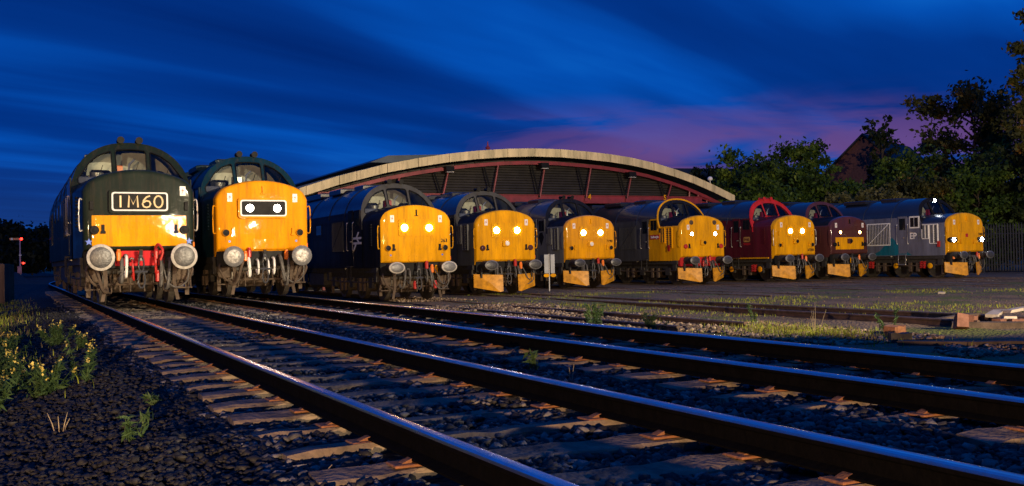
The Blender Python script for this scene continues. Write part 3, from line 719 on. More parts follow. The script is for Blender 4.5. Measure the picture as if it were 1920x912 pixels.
    if hc == 'box':
        zc_ = 2.29; y0 = fy(0, zc_, .065)
        bx_ = MB().prism(rrect(1.30, .53, .09, 5, 0, zc_), 'xz', y0, y0 + .14).build('headcode_box', FM, root)
        MB().prism(rrect(1.16, .40, .05, 5, 0, zc_), 'xz', y0 - .004, y0 + .02).build('headcode_glass', BLACK, bx_)
        frame_mb(1.19, .42, .07, 0, zc_, y0 - .014, y0 + .01, 1.12, .355, .05).build('headcode_frame', LFRAME, bx_)
        if g('code'):
            for ch, cx in zip(o['code'], (-.39, -.145, .135, .39)):
                strokes = {'1': [[(-.02, .13), (-.02, -.13)]], 'M': [[(-.10, -.13), (-.085, .13), (0, -.06), (.085, .13), (.10, -.13)]],
                           '6': [[(.075, .13), (.0, .10), (-.065, .02), (-.085, -.05), (-.06, -.11), (0, -.13), (.06, -.11), (.085, -.05), (.06, .005), (0, .02), (-.07, -.02)]],
                           '0': [[(.09 * math.cos(a), .13 * math.sin(a)) for a in np.linspace(0, 2 * math.pi, 17)]]}[ch]
                cb = MB()
                for st in strokes: cb.tube([(cx + a, y0 - .008, zc_ + b) for a, b in st], .020, 6)
                cb.build('headcode_character', LTXT, bx_)
        else:
            for sx in (-.35, .35): MB().lathe((sx, y0 - .004, zc_), 'y', [(-.012, .02), (-.01, .09), (.01, .10)], 18).build('marker_light', LW, bx_)
    elif hc == 'plate':
        zc_ = 2.29; y0 = fy(0, zc_, .022)
        bx_ = MB().prism(rrect(g('plate_w', 1.22), .54, .10, 5, 0, zc_), 'xz', y0, y0 + .09).build('headcode_plate', FM, root)
        for sx in (g('mk', (-.41, .41))):
            MB().lathe((sx, y0, zc_), 'y', [(-.03, .02), (-.028, .085), (-.02, .10), (.01, .105)], 18).build('marker_light', o['lamp'], bx_)
    elif hc == 'lights':
        for sx in g('mk'):
            z_ = g('mkz', 2.22); y0 = fy(sx, z_, 0)
            rg_ = MB().lathe((sx, y0, z_), 'y', [(-.03, .075), (-.03, .105), (.02, .115)], 18).build('lamp_ring', FM if not g('dark_ring') else BLACK, root)
            MB().lathe((sx, y0, z_), 'y', [(-.034, .02), (-.032, .07), (-.02, .08), (.01, .08)], 18).build('marker_light', o['lamp'], rg_)
    elif hc == 'blank':
        zc_ = 2.34; y0 = fy(0, zc_, .022)
        MB().prism(rrect(1.12, .46, .08, 5, .05, zc_), 'xz', y0, y0 + .09).build('headcode_plate', FM, root)
    if g('low_lights'):
        for sx in (-.93, .93):
            y0 = fy(sx * .95, 1.78, .05)
            ho = MB().prism(rrect(.50, .24, .11, 6, sx, 1.76), 'xz', y0 - .02, y0 + .22).build('headlight_housing', BLACK, root)
            MB().lathe((sx + .02, y0 - .02, 1.76), 'y', [(-.03, .02), (-.025, .08), (.0, .10)], 18).build('headlight', LWC, ho)
        hl = MB().lathe((.05, 1.86, 3.70), 'y', [(-.06, .09), (.06, .10), (.2, .08)], 14).build('roof_headlight_case', BLACK, root)
        MB().lathe((.05, 1.80, 3.70), 'y', [(-.02, .02), (-.015, .07), (.0, .08)], 14).build('headlight', LWC, hl)
    if g('centre_lamp'):
        cm = MB().box(-.19, .07, fy(0, 1.82, .07), fy(0, 1.82, -.05), 1.70, 1.94, 0, .03).build('lamp_case', FM, root)
        MB().lathe((-.01 if o['centre_lamp'] > 0 else .02, fy(0, 1.82, .07), 1.82), 'y', [(-.02, .03), (-.015, .075), (.01, .09)], 16).build('headlamp', WHITE if o['centre_lamp'] > 0 else BLACK, cm)
    # jumper sockets and lamp irons low on the face
    for s_ in (-1, 1):
        sx, z_ = s_ * g('sock_x', .95), 1.66
        y0 = fy(sx * .98, z_, .0)
        so_ = MB().lathe((sx, y0, z_), 'y', [(-.07, .03, 1), (-.06, .055, 1), (-.06, .085, 0), (-.045, .10, 0), (.03, .10, 0)], 16).build('jumper_socket', [g('sock', FM), g('sock2', BLACK)], root)
        ix = sx - s_ * .18; y1 = fy(ix, 1.68, 0)
        MB().box(ix - .03, ix + .03, y1 - .05, y1 + .02, 1.58, 1.78).box(ix - .05, ix + .05, y1 - .06, y1 - .04, 1.58, 1.64).build('lamp_iron', g('iron', FM), root)
        if g('upper_irons'):
            y1 = fy(s_ * 1.0, 2.22, 0); MB().box(s_ * 1.0 - .035, s_ * 1.0 + .035, y1 - .06, y1 + .02, 2.10, 2.30, 0, .01).build('lamp_iron', g('iron', FM), root)
        if g('labels', True) and s_ in g('lab_sides', (-1, 1)):
            lx, lz = s_ * g('lab_x', .80), g('lab_z', 2.58); y2 = fy(lx, lz, .012)
            w_ = MB().box(lx - .062, lx + .062, y2, y2 + .035, lz - .115, lz + .105, 0, .004).build('warning_label', WHITE, root)
            MB().prism([(lx + .02, lz + .075), (lx - .035, lz - .005), (lx - .002, lz - .005), (lx - .02, lz - .075), (lx + .035, lz + .02), (lx + .004, lz + .02)], 'xz', y2 - .004, y2 + .004).build('flash_symbol', RED, w_)
        hr = hose([(s_ * 1.19, .12, 1.66), (s_ * 1.25, .06, 1.70), (s_ * 1.25, .06, 2.3), (s_ * 1.19, .12, 2.34)], .015)
        hr.build('handrail', g('front_rail', FM), root)
    if g('top_iron', True): MB().box(-.015, .015, fy(0, 2.75, .05), fy(0, 2.75, -.02), 2.66, 2.86).box(-.06, .06, fy(0, 2.7, .03), fy(0, 2.7, -.02), 2.655, 2.675).build('lamp_iron', g('iron', FM), root)
    if g('nose_vents'):
        for sx in (-.62, .62): MB().lathe((sx, fy(sx, 2.70, 0), 2.70), 'y', [(-.02, .05), (-.02, .10), (.03, .11)], 14).build('nose_vent', GRIME, root)
    if g('stars'):
        for s_ in (-1, 1):
            sx, z_ = s_ * 1.06, 1.40; y1 = fy(sx, z_, .006)
            MB().prism([(sx + (.085 if k % 2 == 0 else .036) * math.sin(k * math.pi / 5), z_ + (.085 if k % 2 == 0 else .036) * math.cos(k * math.pi / 5)) for k in range(10)], 'xz', y1, y1 + .02).build('coupling_star', BSTAR, root)
    if g('dots'):
        for s_ in (-1, 1): MB().lathe((s_ * .86, fy(s_ * .86, 1.44, .004), 1.44), 'y', [(0, .03), (.02, .03)], 10).build('coupling_dot', BSTAR, root)
    if g('red_square'): MB().box(-.10, .06, fy(0, 1.98, .01), fy(0, 1.98, -.03), 1.88, 2.04).build('emblem', RED, root)
    if g('number'):
        s_, nx_, nz_ = o['number']; text('running_number', s_, .15, BLACK, root, (nx_, fy(nx_, nz_, .004), nz_), FRONT, .003, .004)
    if not g('panel'): MB().prism(rrect(.54, .26, .03, 3, 0, 1.37), 'xz', fy(0, 1.37, .012), fy(0, 1.37, -.03)).build('nose_flap', FM, root)
    # ---------------- side details (both sides)
    for s_ in (-1, 1):
        W_ = BODY[0] * s_
        def side_box(y0, y1, z0, z1, pr, b=0.0, x=W_): return MB().box(min(x - s_ * .02, x + s_ * pr), max(x - s_ * .02, x + s_ * pr), y0, y1, z0, z1, 0, b)
        if g('nose_grille'):
            for (y0, y1, z0) in ((.52, .98, 1.62), (1.02, 1.38, 1.85)):
                xx = s_ * (1.25 + .06 * y0)
                fr = MB()
                for q in (y0, (y0 + y1) / 2, y1): fr.box(min(xx - s_ * .03, xx + s_ * .035), max(xx - s_ * .03, xx + s_ * .035), q - .018, q + .018, z0, 2.5)
                fr.box(min(xx - s_ * .03, xx + s_ * .035), max(xx - s_ * .03, xx + s_ * .035), y0, y1, z0 - .02, z0 + .015).box(min(xx - s_ * .03, xx + s_ * .035), max(xx - s_ * .03, xx + s_ * .035), y0, y1, 2.485, 2.52)
                fo = fr.build('nose_grille', g('grille_frame', NS), root)
                lo = MB()
                for k in range(10): lo.box(min(xx - s_ * .03, xx + s_ * .018), max(xx - s_ * .03, xx + s_ * .018), y0 + .02, y1 - .02, z0 + .03 + k * (2.45 - z0) / 10, z0 + .03 + k * (2.45 - z0) / 10 + .04)
                lo.build('louvres', g('grille_mat', DGREY), fo)
        else:
            xx = s_ * 1.275
            lo = MB()
            for k in range(9): lo.box(min(xx - s_ * .03, xx + s_ * .016), max(xx - s_ * .03, xx + s_ * .016), .62, 1.1, 1.75 + k * .08, 1.79 + k * .08)
            lo.build('nose_grille', NS, root)
        # cab side window, door, handrails, steps
        cw = side_box(1.52, 2.10, 2.36, 2.93, .012).build('cab_side_window', g('win_frame', o['side']), root)
        side_box(1.58, 1.80, 2.42, 2.87, .020).build('pane', GLASSD, cw); side_box(1.83, 2.05, 2.42, 2.87, .018).build('pane', GLASSD, cw)
        dr = side_box(2.28, 2.80, 1.16, 2.95, .010).build('cab_door', g('door', o['side']), root)
        side_box(2.36, 2.72, 2.30, 2.85, .016).build('door_window', GLASSD, dr)
        side_box(2.40, 2.50, 1.9, 1.94, .05).build('door_handle', STEEL, dr)
        for yy in (2.21, 2.86):
            xr = W_ + s_ * .05
            MB().tube([(W_, yy, 1.62), (xr, yy, 1.66), (xr, yy, 2.52), (W_, yy, 2.56)], .019, 6).build('handrail', g('hand_mat', RAIL_STEEL), root)
        MB().box(min(W_, W_ + s_ * .10), max(W_, W_ + s_ * .10), 2.3, 2.78, 1.08, 1.12).box(min(W_, W_ + s_ * .10), max(W_, W_ + s_ * .10), 2.32, 2.76, .62, .66).tube([(W_ + s_ * .08, 2.32, 1.1), (W_ + s_ * .08, 2.32, .62)], .015, 4).tube([(W_ + s_ * .08, 2.76, 1.1), (W_ + s_ * .08, 2.76, .62)], .015, 4).build('door_step', g('step', DARK), root)
        # body side grilles and windows
        for (y0, y1, z0, z1) in ((3.35, 4.75, 1.62, 2.62), (12.8, 14.2, 1.62, 2.62)):
            fo = side_box(y0 - .05, y1 + .05, z0 - .05, z1 + .05, .008).build('radiator_grille', g('rad_frame', o['side']), root)
            lo = MB()
            for k in range(14): lo.box(min(W_, W_ + s_ * .022), max(W_, W_ + s_ * .022), y0 + k * (y1 - y0) / 14, y0 + k * (y1 - y0) / 14 + .05, z0, z1)
            lo.build('slats', g('rad_mat', DGREY), fo)
            dz_ = z1 - z0; MB().add([(W_ + s_ * .03, y0, z1), (W_ + s_ * .03, y0 + .07, z1), (W_ + s_ * .03, y1, z0), (W_ + s_ * .03, y1 - .07, z0)], [[0, 1, 2, 3]]).build('brace_bar', g('rad_frame', o['side']), fo, 0)
        for y0 in (6.0, 8.2, 10.4):
            bw = side_box(y0, y0 + .75, 2.2, 2.65, .010).build('body_window', g('win_frame', o['side']), root); side_box(y0 + .06, y0 + .69, 2.26, 2.59, .016).build('pane', GLASSD, bw)
        if g('lower_line'): side_box(.3, 16, 1.06, 1.12, .006, 0, W_ if True else 0).build('lining', YEL, root)
    return root
AXC = {'y': axle_cover(YEL), 'o': axle_cover(YEL2)}; SPR = {'r': spring(RED)}

L1 = loco('dark green locomotive with half yellow nose panel and lit 1M60 headcode, far left', (P1, 24.10, 0), dict(front=GREEN, nose_side=GREEN, nose_top=GREEN, side=GREEN, roof=ROOFM, cab_front=GREEN, panel=(-1.0, 1.0, 1.30, 1.985), panel_mat=GLOSSY, headcode='box', code='1M60', buffer='round', buf_r=.29, buf_mats=(RIMW, GREASE), beam=BLACK, beam_mid=REDP, sock=BLACK, iron=BLACK, stars=True, lab_x=.93, lab_z=2.55, lab_sides=(1,), upper_irons=True, top_iron=False, seat=BLACK, inbox=ORANGE, front_rail=RAIL_STEEL,
    hoses=[(-.40, 1.02, .50, -.42, RUBBER, .045), (-.30, 1.08, .62, -.32, WHITE, .035), (-.18, 1.0, .55, -.15, RED, .025), (.44, 1.05, .40, .40, RUBBER, .04), (.62, 1.0, .34, .52, RUBBER, .035), (.30, 1.1, .7, .32, RED, .03), (-.95, .9, .30, -.70, GRIME, .04)], jumpers=[(-.46, 1.10, ORANGE), (.33, 1.12, RED), (.36, .62, RED)]))
L2 = loco('blue locomotive with glossy all yellow nose and two round lamps in black headcode box', (P2, 26.49, 0), dict(front=YEL2, nose_side=BLUE, nose_top=BLUE, side=BLUE, roof=BLUE, cab_front=BLUE, headcode='box', buffer='round', buf_r=.262, buf_mats=(BUFG, mat('rubbed_steel', (.40, .38, .35), .5, .3, .75, 16, .4, 20)), wide_grease=False, beam=BLACK, sock=YEL2, iron=YEL2, dots=True, lab_x=.84, lab_z=2.57, yel_y=.30, inbox=STEEL, bulk=CREAM,
    hoses=[(-.40, 1.02, .55, -.38, WHITE, .045), (-.55, .95, .35, -.85, GRIME, .04), (.42, 1.05, .42, .55, RUBBER, .045), (.62, 1.0, .30, .55, RUBBER, .035), (.25, 1.0, .6, .24, WHITE, .03), (-.16, .95, .6, -.16, WHITE, .028), (.1, .95, .58, .1, WHITE, .028), (.95, .9, .28, .62, GRIME, .035)], jumpers=[(-.48, 1.06, ORANGE), (.58, 1.08, ORANGE), (-.38, 1.15, RED)]))
def zr(k): return (*LOCO_XY[k], Z_YARD)
L3 = loco('navy locomotive with white double arrow emblem on cab side and number 263', zr(3), dict(front=YEL, nose_side=NAVY, nose_top=NAVY, side=NAVY, roof=ROOFM, cab_front=DGREY, headcode='plate', lamp=LY, buf_mats=(RIMW, BUFG), sock=YEL, sock2=BLACK, iron=BLACK, dots=True, lab_x=.80, number=('263', .93, 1.88), inbox=RED, yel_y=.08,
    jumpers=[(.30, 1.12, RED), (.48, 1.0, ORANGE), (.62, .98, YEL), (.58, .5, RED), (-.1, .5, RED)]))
L4 = loco('grey locomotive with black roof and yellow plough between the navy and diamond marked ones', zr(4), dict(front=YEL, nose_side=DGREY, nose_top=NAVY, side=DGREY, roof=ROOFM, cab_front=DGREY, headcode='plate', lamp=LWC, centre_lamp=1, plough=YELW, iron=BLACK, sock=BROWN, sock2=BROWN, nose_grille=True, grille_frame=GREY, grille_mat=DGREY, top_iron=False, inbox=RED))
L5 = loco('grey locomotive with black diamond on cab side and glinting nose marked 37190', zr(5), dict(front=GLOSSY, nose_side=GREY, nose_top=NAVY, side=GREY, roof=ROOFM, cab_front=NAVY, headcode='plate', lamp=LWC, plate_w=1.16, mk=(-.38, .44), centre_lamp=1, plough=YELW, iron=YEL, sock2=BLACK, nose_grille=True, grille_frame=GREY, grille_mat=GREY, number=('37190', .86, 1.93), buf_sc=(1.0, .62), inbox=RED, roof_z=2.62, hand_mat=GREY))
L6 = loco('grey freight locomotive with full yellow cab and red Railfreight plate on cab side', zr(6), dict(front=YEL, nose_side=YEL, nose_top=NAVY, side=DGREY, roof=ROOFM, cab_front=NAVY, cab_side=YEL, cab_end=2.22, cab_yel=3.0, headcode='lights', lamp=LWC, mk=(-.62, .62), mkz=2.20, centre_lamp=-1, plough=YELW, beam=REDP, iron=BLACK, sock=RED, sock2=RED, nose_grille=True, grille_frame=YEL, grille_mat=GRIME, rim=YEL, nose_vents=True, horns=False, top_iron=False, win_frame=YEL, lab_x=.80, lab_z=2.50, jumpers=[(.30, 1.12, RED), (.15, 1.02, RED), (-.05, .9, RED)], tail_lamp=False))
L7 = loco('maroon locomotive with red windscreen arch, gold crest and yellow nose', zr(7), dict(front=YEL, nose_side=MAROON, nose_top=MAROON, side=MAROON, roof=ROOFM, cab_front=REDP, headcode='plate', lamp=LY, plate_w=1.14, mk=(-.35, .35), plough=YELW, iron=YEL, sock2=BLACK, rim=REDP, horn_mat=REDP, upper_irons=True, yel_y=.24, lower_line=True, number=('37250', .86, 1.42), axle_cov='o', spring='r', lab_x=.83, top_iron=False, centre_lamp=-1, front_rail=RAIL_STEEL, inbox=RED))
L8 = loco('brown maroon locomotive with small yellow nose panel and orange marker lamps', zr(8), dict(front=BROWN, nose_side=BROWN, nose_top=NAVY, side=BROWN, roof=ROOFM, cab_front=BROWN, panel=(-.90, .90, 1.42, 2.0), headcode='lights', lamp=LO, mk=(-.62, .62), mkz=2.24, plough=YELW, iron=BLACK, sock=BLACK, sock2=BLACK, centre_lamp=-1, horns=False, lab_x=.85, jumpers=[(.52, 1.02, ORANGE), (.0, .9, YEL)]))
L9 = loco('pale grey and teal locomotive lettered EPR with headlamps on, far right', zr(9), dict(front=YEL, nose_side=LGREY, nose_top=ROOFM, side=LGREY, roof=ROOFM, cab_front=BLACK, headcode='blank', low_lights=True, plough=YELW, iron=YEL, sock_x=.60, sock=YEL, sock2=YEL, nose_grille=True, grille_frame=WHITE, grille_mat=GREY, win_frame=WHITE, rad_frame=WHITE, hand_mat=WHITE, axle_cov='y', spring='r', red_square=True, number=('37409', .88, 2.0), yel_y=.22, step=LGREY, roof_z=2.95, labels=True, lab_x=.80, horns=False, jumpers=[(-.95, 1.0, ORANGE), (.60, 1.05, RED), (.72, .98, ORANGE)]))
# L3 double arrow
xs_ = -1.345 - .006
def arrow():
    m = MB(); c = 1.95; y0, y1 = 1.42, 2.42
    for z in (1.86, 2.02): m.prism([(y0, z - .035), (y1, z - .035), (y1, z + .035), (y0, z + .035)], 'yz', xs_, xs_ + .012)
    # the two opposed arrow heads as slanted bars
    m.prism([(1.62, 2.22), (1.76, 2.22), (2.02, 2.02), (1.88, 2.02)], 'yz', xs_ - .001, xs_ + .012)
    m.prism([(1.84, 2.02), (1.98, 2.02), (1.72, 1.86), (1.58, 1.86)], 'yz', xs_ - .002, xs_ + .012)
    m.prism([(1.88, 1.86), (2.02, 1.86), (2.26, 1.66), (2.12, 1.66)], 'yz', xs_ - .001, xs_ + .012)
    return m
arrow().build('double_arrow_emblem', WHITE, L3, 0)
# L5 diamond, L4 marking
MB().prism([(1.62, 2.16), (1.86, 2.52), (2.10, 2.16), (1.86, 1.80)], 'yz', -1.353, -1.34).build('depot_diamond', BLACK, L5, 0)
MB().prism([(1.60, 2.0), (1.80, 2.30), (2.00, 2.0), (1.80, 1.70)], 'yz', -1.353, -1.34).build('depot_diamond', NAVY, L4, 0)
# L6 plate
pl = MB().box(-1.362, -1.34, 1.38, 2.12, 2.02, 2.22).build('name_plate', RED, L6); text('lettering', 'Railfreight', .15, WHITE, pl, (-1.364, 1.75, 2.12), LEFT, .003, .003)
MB().box(-1.352, -1.34, .62, .78, 1.46, 1.74).build('red_flap', RED, L6)
# L7 crest
cr_ = MB().prism(rrect(.46, .24, .09, 4, 1.80, 1.96), 'yz', -1.354, -1.34).build('gold_crest', GOLD, L7, 0)
text('lettering', 'EW&S', .15, MAROON, cr_, (-1.356, 1.80, 1.95), LEFT, .002, .003)
for z in (1.78, 1.72): MB().box(-1.351, -1.34, 1.56, 2.04, z - .014, z + .014).build('crest_line', MAROON if False else REDP, cr_)
# L9 lettering and teal bands
text('lettering', 'EP', .42, WHITE, L9, (-1.352, 1.90, 1.98), LEFT, .003, .004); text('lettering', 'R', .42, GREY, L9, (-1.352, 1.50, 1.98), LEFT, .003, .002)
MB().box(-1.351, -1.34, 1.42, 1.85, 1.74, 1.76).build('underline', GREY, L9)
MB().prism([(2.0, 1.08), (4.6, 1.08), (4.0, 1.30), (3.2, 1.95), (2.6, 1.45)], 'yz', -1.3495, -1.34).build('teal_band', TEAL, L9, 0)
MB().prism([(5.0, 1.08), (16.0, 1.08), (16.0, 2.9), (5.2, 2.9), (5.6, 2.0)], 'yz', -1.3495, -1.34).build('teal_band', TEAL, L9, 0)
MB().box(-1.32, -1.25, .42, .54, 1.45, 1.72).build('red_flap', RED, L9)
# loose ends on L1
hose([(P1 + .30, 23.95, 1.25), (P1 + .36, 23.85, 1.33), (P1 + .45, 23.85, 1.18), (P1 + .40, 23.88, .98)], .03).build('red_air_hose', RED)
o_ = bpy.data.objects['red_air_hose']; mw = o_.matrix_world.copy(); o_.parent = L1; o_.location = (-P1, -24.10, 0)

# ------------------------------------------------------------------ engine shed
ARCH = [(11.3, 4.07), (12.29, 4.43), (13.89, 4.94), (14.73, 5.16), (16.27, 5.56), (17.86, 5.87), (19.49, 6.14), (21.1, 6.34), (22.72, 6.48), (24.28, 6.55), (25.8, 6.55), (27.35, 6.48), (28.8, 6.38), (30.24, 6.22), (31.6, 5.99), (32.93, 5.68), (34.2, 5.33), (35.54, 4.87), (37.1, 4.26)]
TF = 47.0
def az(x, off=0.0): return float(np.interp(x, [a for a, b in ARCH], [b for a, b in ARCH])) + off
shed = thing('engine_shed', 'wide engine shed with cream edged curved roof and red steel beams behind the locomotives', 'shed', (24.5, TF, -0.43))
OX, OY, OZ = -24.5, -TF, 0.43
def sh(mb, name, mats, parent=shed, smooth=35):
    mb.v = [(x + OX, y + OY, z + OZ) for x, y, z in mb.v]; return mb.build(name, mats, parent, smooth)
for i in range(len(ARCH) - 1):
    (x0, z0), (x1, z1) = ARCH[i], ARCH[i + 1]; q = .012; dj = random.uniform(-.012, .012)
    sh(MB().prism([(x0 + q, z0 - .42), (x1 - q, z1 - .42), (x1 - q, z1), (x0 + q, z0)], 'xz', TF - .62 + dj, TF - .56), 'fascia_panel', FASCIA, smooth=0)
rf = [[(x, y, z - .03) for x, z in ARCH] + [(x, y, z - .16) for x, z in ARCH[::-1]] for y in (TF - .55, TF + 12, TF + 24, TF + 36)]
roof_o = sh(MB().loft(rf, None, True, True, True), 'roof', SHEDROOF)
for y in np.arange(TF + 1, TF + 36, 1.1):
    sh(MB().tube([(x, y, z - .01) for x, z in ARCH[::2]], .05, 4), 'roof_seam', SHEDROOF, roof_o)
# horizontal cladding strips in the gable
zz = 4.27; k = 0
while zz < 5.9:
    xsl = [x for x in np.linspace(12.2, 36.4, 240) if az(x, -.50) > zz + .10]
    x0, x1 = min(xsl), max(xsl)
    sh(MB().prism([(TF + .30, zz + .02), (TF + .42, zz), (TF + .42, zz + .125), (TF + .36, zz + .125)], 'yz', x0, x1), 'cladding_strip', SLAT, smooth=0)
    zz += .135; k += 1
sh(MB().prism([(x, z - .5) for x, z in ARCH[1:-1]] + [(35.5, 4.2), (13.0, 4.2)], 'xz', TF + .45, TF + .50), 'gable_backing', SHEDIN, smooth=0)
# red curved rib, tie beam, legs, braces
sh(MB().loft([[(x, y, z) for y, z in ((TF - .10, az(x) - .78), (TF + .08, az(x) - .78), (TF + .08, az(x) - .60), (TF - .10, az(x) - .60))] for x in np.linspace(12.0, 36.7, 40)], None, True, True, True), 'curved_rib', SHED_RED)
bm_ = sh(MB().box(13.0, 35.2, TF - .06, TF + .10, 3.80, 4.17, 0, .012), 'tie_beam', SHED_RED)
sh(MB().box(13.0, 35.2, TF - .14, TF + .18, 4.17, 4.20).box(13.0, 35.2, TF - .12, TF + .16, 3.77, 3.80), 'beam_flange', SHED_RED, bm_)
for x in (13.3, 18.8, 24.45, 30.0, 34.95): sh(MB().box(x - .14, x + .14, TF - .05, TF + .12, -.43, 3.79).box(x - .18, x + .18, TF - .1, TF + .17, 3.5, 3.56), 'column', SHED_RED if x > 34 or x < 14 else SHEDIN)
for x in (16.7, 19.3, 22.05, 24.77, 27.55, 30.13, 32.76):
    zt = az(x) - .70
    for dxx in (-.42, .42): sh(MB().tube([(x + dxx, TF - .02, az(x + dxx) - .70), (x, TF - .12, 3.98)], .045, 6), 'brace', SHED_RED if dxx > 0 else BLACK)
    sh(MB().box(x - .10, x + .10, TF - .16, TF - .07, 3.86, 4.04), 'gusset', SHED_RED, bm_)
for x in (34.4, 35.0, 35.6): sh(MB().tube([(x, TF, az(x) - .7), (x - .05, TF, 3.9 if x < 35.2 else 3.75)], .05, 6), 'brace', SHED_RED)
sh(MB().tube([(34.95, TF, 3.95), (36.3, TF, 3.72)], .06, 6).tube([(34.95, TF, 4.2), (36.6, TF, 3.78)], .06, 6), 'eave_strut', SHED_RED)
sh(MB().tube([(13.3, TF, 3.95), (11.9, TF, 3.75)], .06, 6), 'eave_strut', SHED_RED)
for x, ch in ((16.3, '2'), (21.9, '3'), (27.75, '4'), (32.60, '5')):
    o_ = text('road_number', ch, .40, YEL, shed, (x + OX, TF - .17 + OY, 4.10 + OZ), FRONT, .006, .008)
for x, z in ((19.6, 5.42), (24.95, 5.72), (30.33, 5.36)):
    lo_ = sh(MB().prism([(TF - .45, z + .12), (TF - .50, z - .12), (TF - .22, z - .2), (TF - .1, z + .1)], 'yz', x - .22, x + .22), 'flood_lamp', BLACK)
    sh(MB().box(x - .18, x + .18, TF - .49, TF - .26, z - .185, z - .165), 'lamp_glass', WHITE, lo_)
    sh(MB().tube([(x - .3, TF, az(x) - .7), (x - .2, TF - .2, z + .1)], .02, 5), 'lamp_bracket', BLACK, lo_)
sh(MB().box(24.7, 25.1, TF + .2, TF + .26, 3.72, 3.84), 'exit_sign', mat('green_sign', (0.05, 0.25, 0.12), .4))
# side walls, back wall, finial, ridge vent, pole lamp
sh(MB().box(12.3, 12.5, TF + .6, TF + 36, -.43, 4.2), 'side_wall', SHEDIN, smooth=0); sh(MB().box(37.25, 37.4, TF + 8, TF + 36, -.43, 4.0), 'side_wall', SHEDIN, smooth=0)
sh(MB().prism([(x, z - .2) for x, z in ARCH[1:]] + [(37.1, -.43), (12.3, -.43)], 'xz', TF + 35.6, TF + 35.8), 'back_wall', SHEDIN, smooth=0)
sh(MB().lathe((21.75, TF - .3, 6.33), 'z', [(0, .03), (.12, .03), (.14, .10), (.2, .13), (.26, .09), (.30, .05), (.52, .015)], 12), 'finial', SHED_RED)
sh(MB().prism([(18.6, 6.6), (19.7, 7.02), (26.8, 7.35), (30.0, 6.6)], 'xz', TF + 9, TF + 30), 'ridge_vent', VENT, smooth=0)
sh(MB().lathe((35.62, TF - .3, 4.78), 'z', [(0, .02), (.30, .02), (.31, .05), (.36, .13), (.44, .15), (.52, .11), (.56, .03)], 12), 'pole_lamp', WHITE)
# concrete apron inside
tag(link('shed_floor', MB().box(12.5, 37.2, TF + .1, TF + 36, -.60, -.418).mesh('shed_floor', mat('concrete', (.16, .155, .15), .8, 0, .3, 2), 0)), kind='structure')

# ------------------------------------------------------------------ white sign post near the diamond locomotive
sg = thing('marker_post', 'slim grey post with two tall boards and two yellow discs beside the diamond locomotive', 'post', (18.95, 35.2, -.43))
PSTM = mat('post_grey', (.42, .42, .42), .5, .2, .15)
MB().tube([(0, 0, -.05), (0, 0, 1.46)], .026, 8).build('pole', PSTM, sg)
for sx in (-.14, .14): MB().box(sx - .09, sx + .09, -.045, -.02, .70, 1.44, 0, .008).build('board', mat('board_grey', (.40, .42, .43), .5, 0, .15), sg)
for sx in (-.15, .15): MB().lathe((sx, -.05, .62), 'y', [(-.02, .05), (-.015, .11), (.02, .11)], 16, 0, 1.15, .62).build('disc', YEL, sg)

# ------------------------------------------------------------------ vegetation
def leaf_mat(name, c1, c2, c3=None, sc=0.9):
    if name in MATS: return MATS[name]
    m = bpy.data.materials.new(name); m.use_nodes = True; t = NT(m.node_tree); m.node_tree.nodes.clear()
    ps = t.n('ShaderNodeNewGeometry').outputs['Position']
    n_ = t.noise(ps, sc, 3, 0.6)
    stops = [(0.36, c1), (0.58, c2)] + ([(0.70, c3)] if c3 else [])
    c = t.ramp(n_, stops)
    d = t.n('ShaderNodeBsdfPrincipled', {'Base Color': c, 'Roughness': 0.6, 'Specular IOR Level': 0.2})
    tr = t.n('ShaderNodeBsdfTranslucent', {'Color': c})
    mx = t.n('ShaderNodeMixShader', {0: 0.3, 1: d, 2: tr})
    t.t.links.new(mx.outputs[0], t.n('ShaderNodeOutputMaterial').inputs[0]); MATS[name] = m; return m
LG = leaf_mat('leaf_green', (0.012, 0.030, 0.008), (0.065, 0.115, 0.014), (0.17, 0.22, 0.026))
LD = leaf_mat('leaf_dark', (0.010, 0.018, 0.008), (0.026, 0.040, 0.012), (0.050, 0.068, 0.016))
LA = leaf_mat('leaf_autumn', (0.022, 0.028, 0.010), (0.070, 0.072, 0.018), (0.22, 0.095, 0.014), 0.8)
LP = leaf_mat('leaf_pale', (0.05, 0.055, 0.018), (0.14, 0.13, 0.045), (0.20, 0.18, 0.07), 1.4)
LK = leaf_mat('leaf_night', (0.006, 0.009, 0.006), (0.012, 0.018, 0.010))
def quads(name, C, size, m, parent, rng, elong=1.6):
    n = len(C); a = rng.normal(size=(n, 3)); a /= np.linalg.norm(a, axis=1)[:, None]
    b = rng.normal(size=(n, 3)); b -= (b * a).sum(1)[:, None] * a; b /= np.linalg.norm(b, axis=1)[:, None]
    s = (size * (0.6 + 0.8 * rng.random(n)))[:, None]
    a = a * s * elong * .5; b = b * s * .5
    P = np.stack([C - a, C + b * .9 - a * .1, C + a, C - b * .9 - a * .1], 1).reshape(-1, 3)
    me = bpy.data.meshes.new(name); me.vertices.add(4 * n); me.vertices.foreach_set('co', P.astype(np.float32).ravel())
    me.loops.add(4 * n); me.loops.foreach_set('vertex_index', np.arange(4 * n, dtype=np.int32))
    me.polygons.add(n); me.polygons.foreach_set('loop_start', np.arange(0, 4 * n, 4, dtype=np.int32))
    me.materials.append(m); me.update(calc_edges=True)
    return link(name, me, parent)
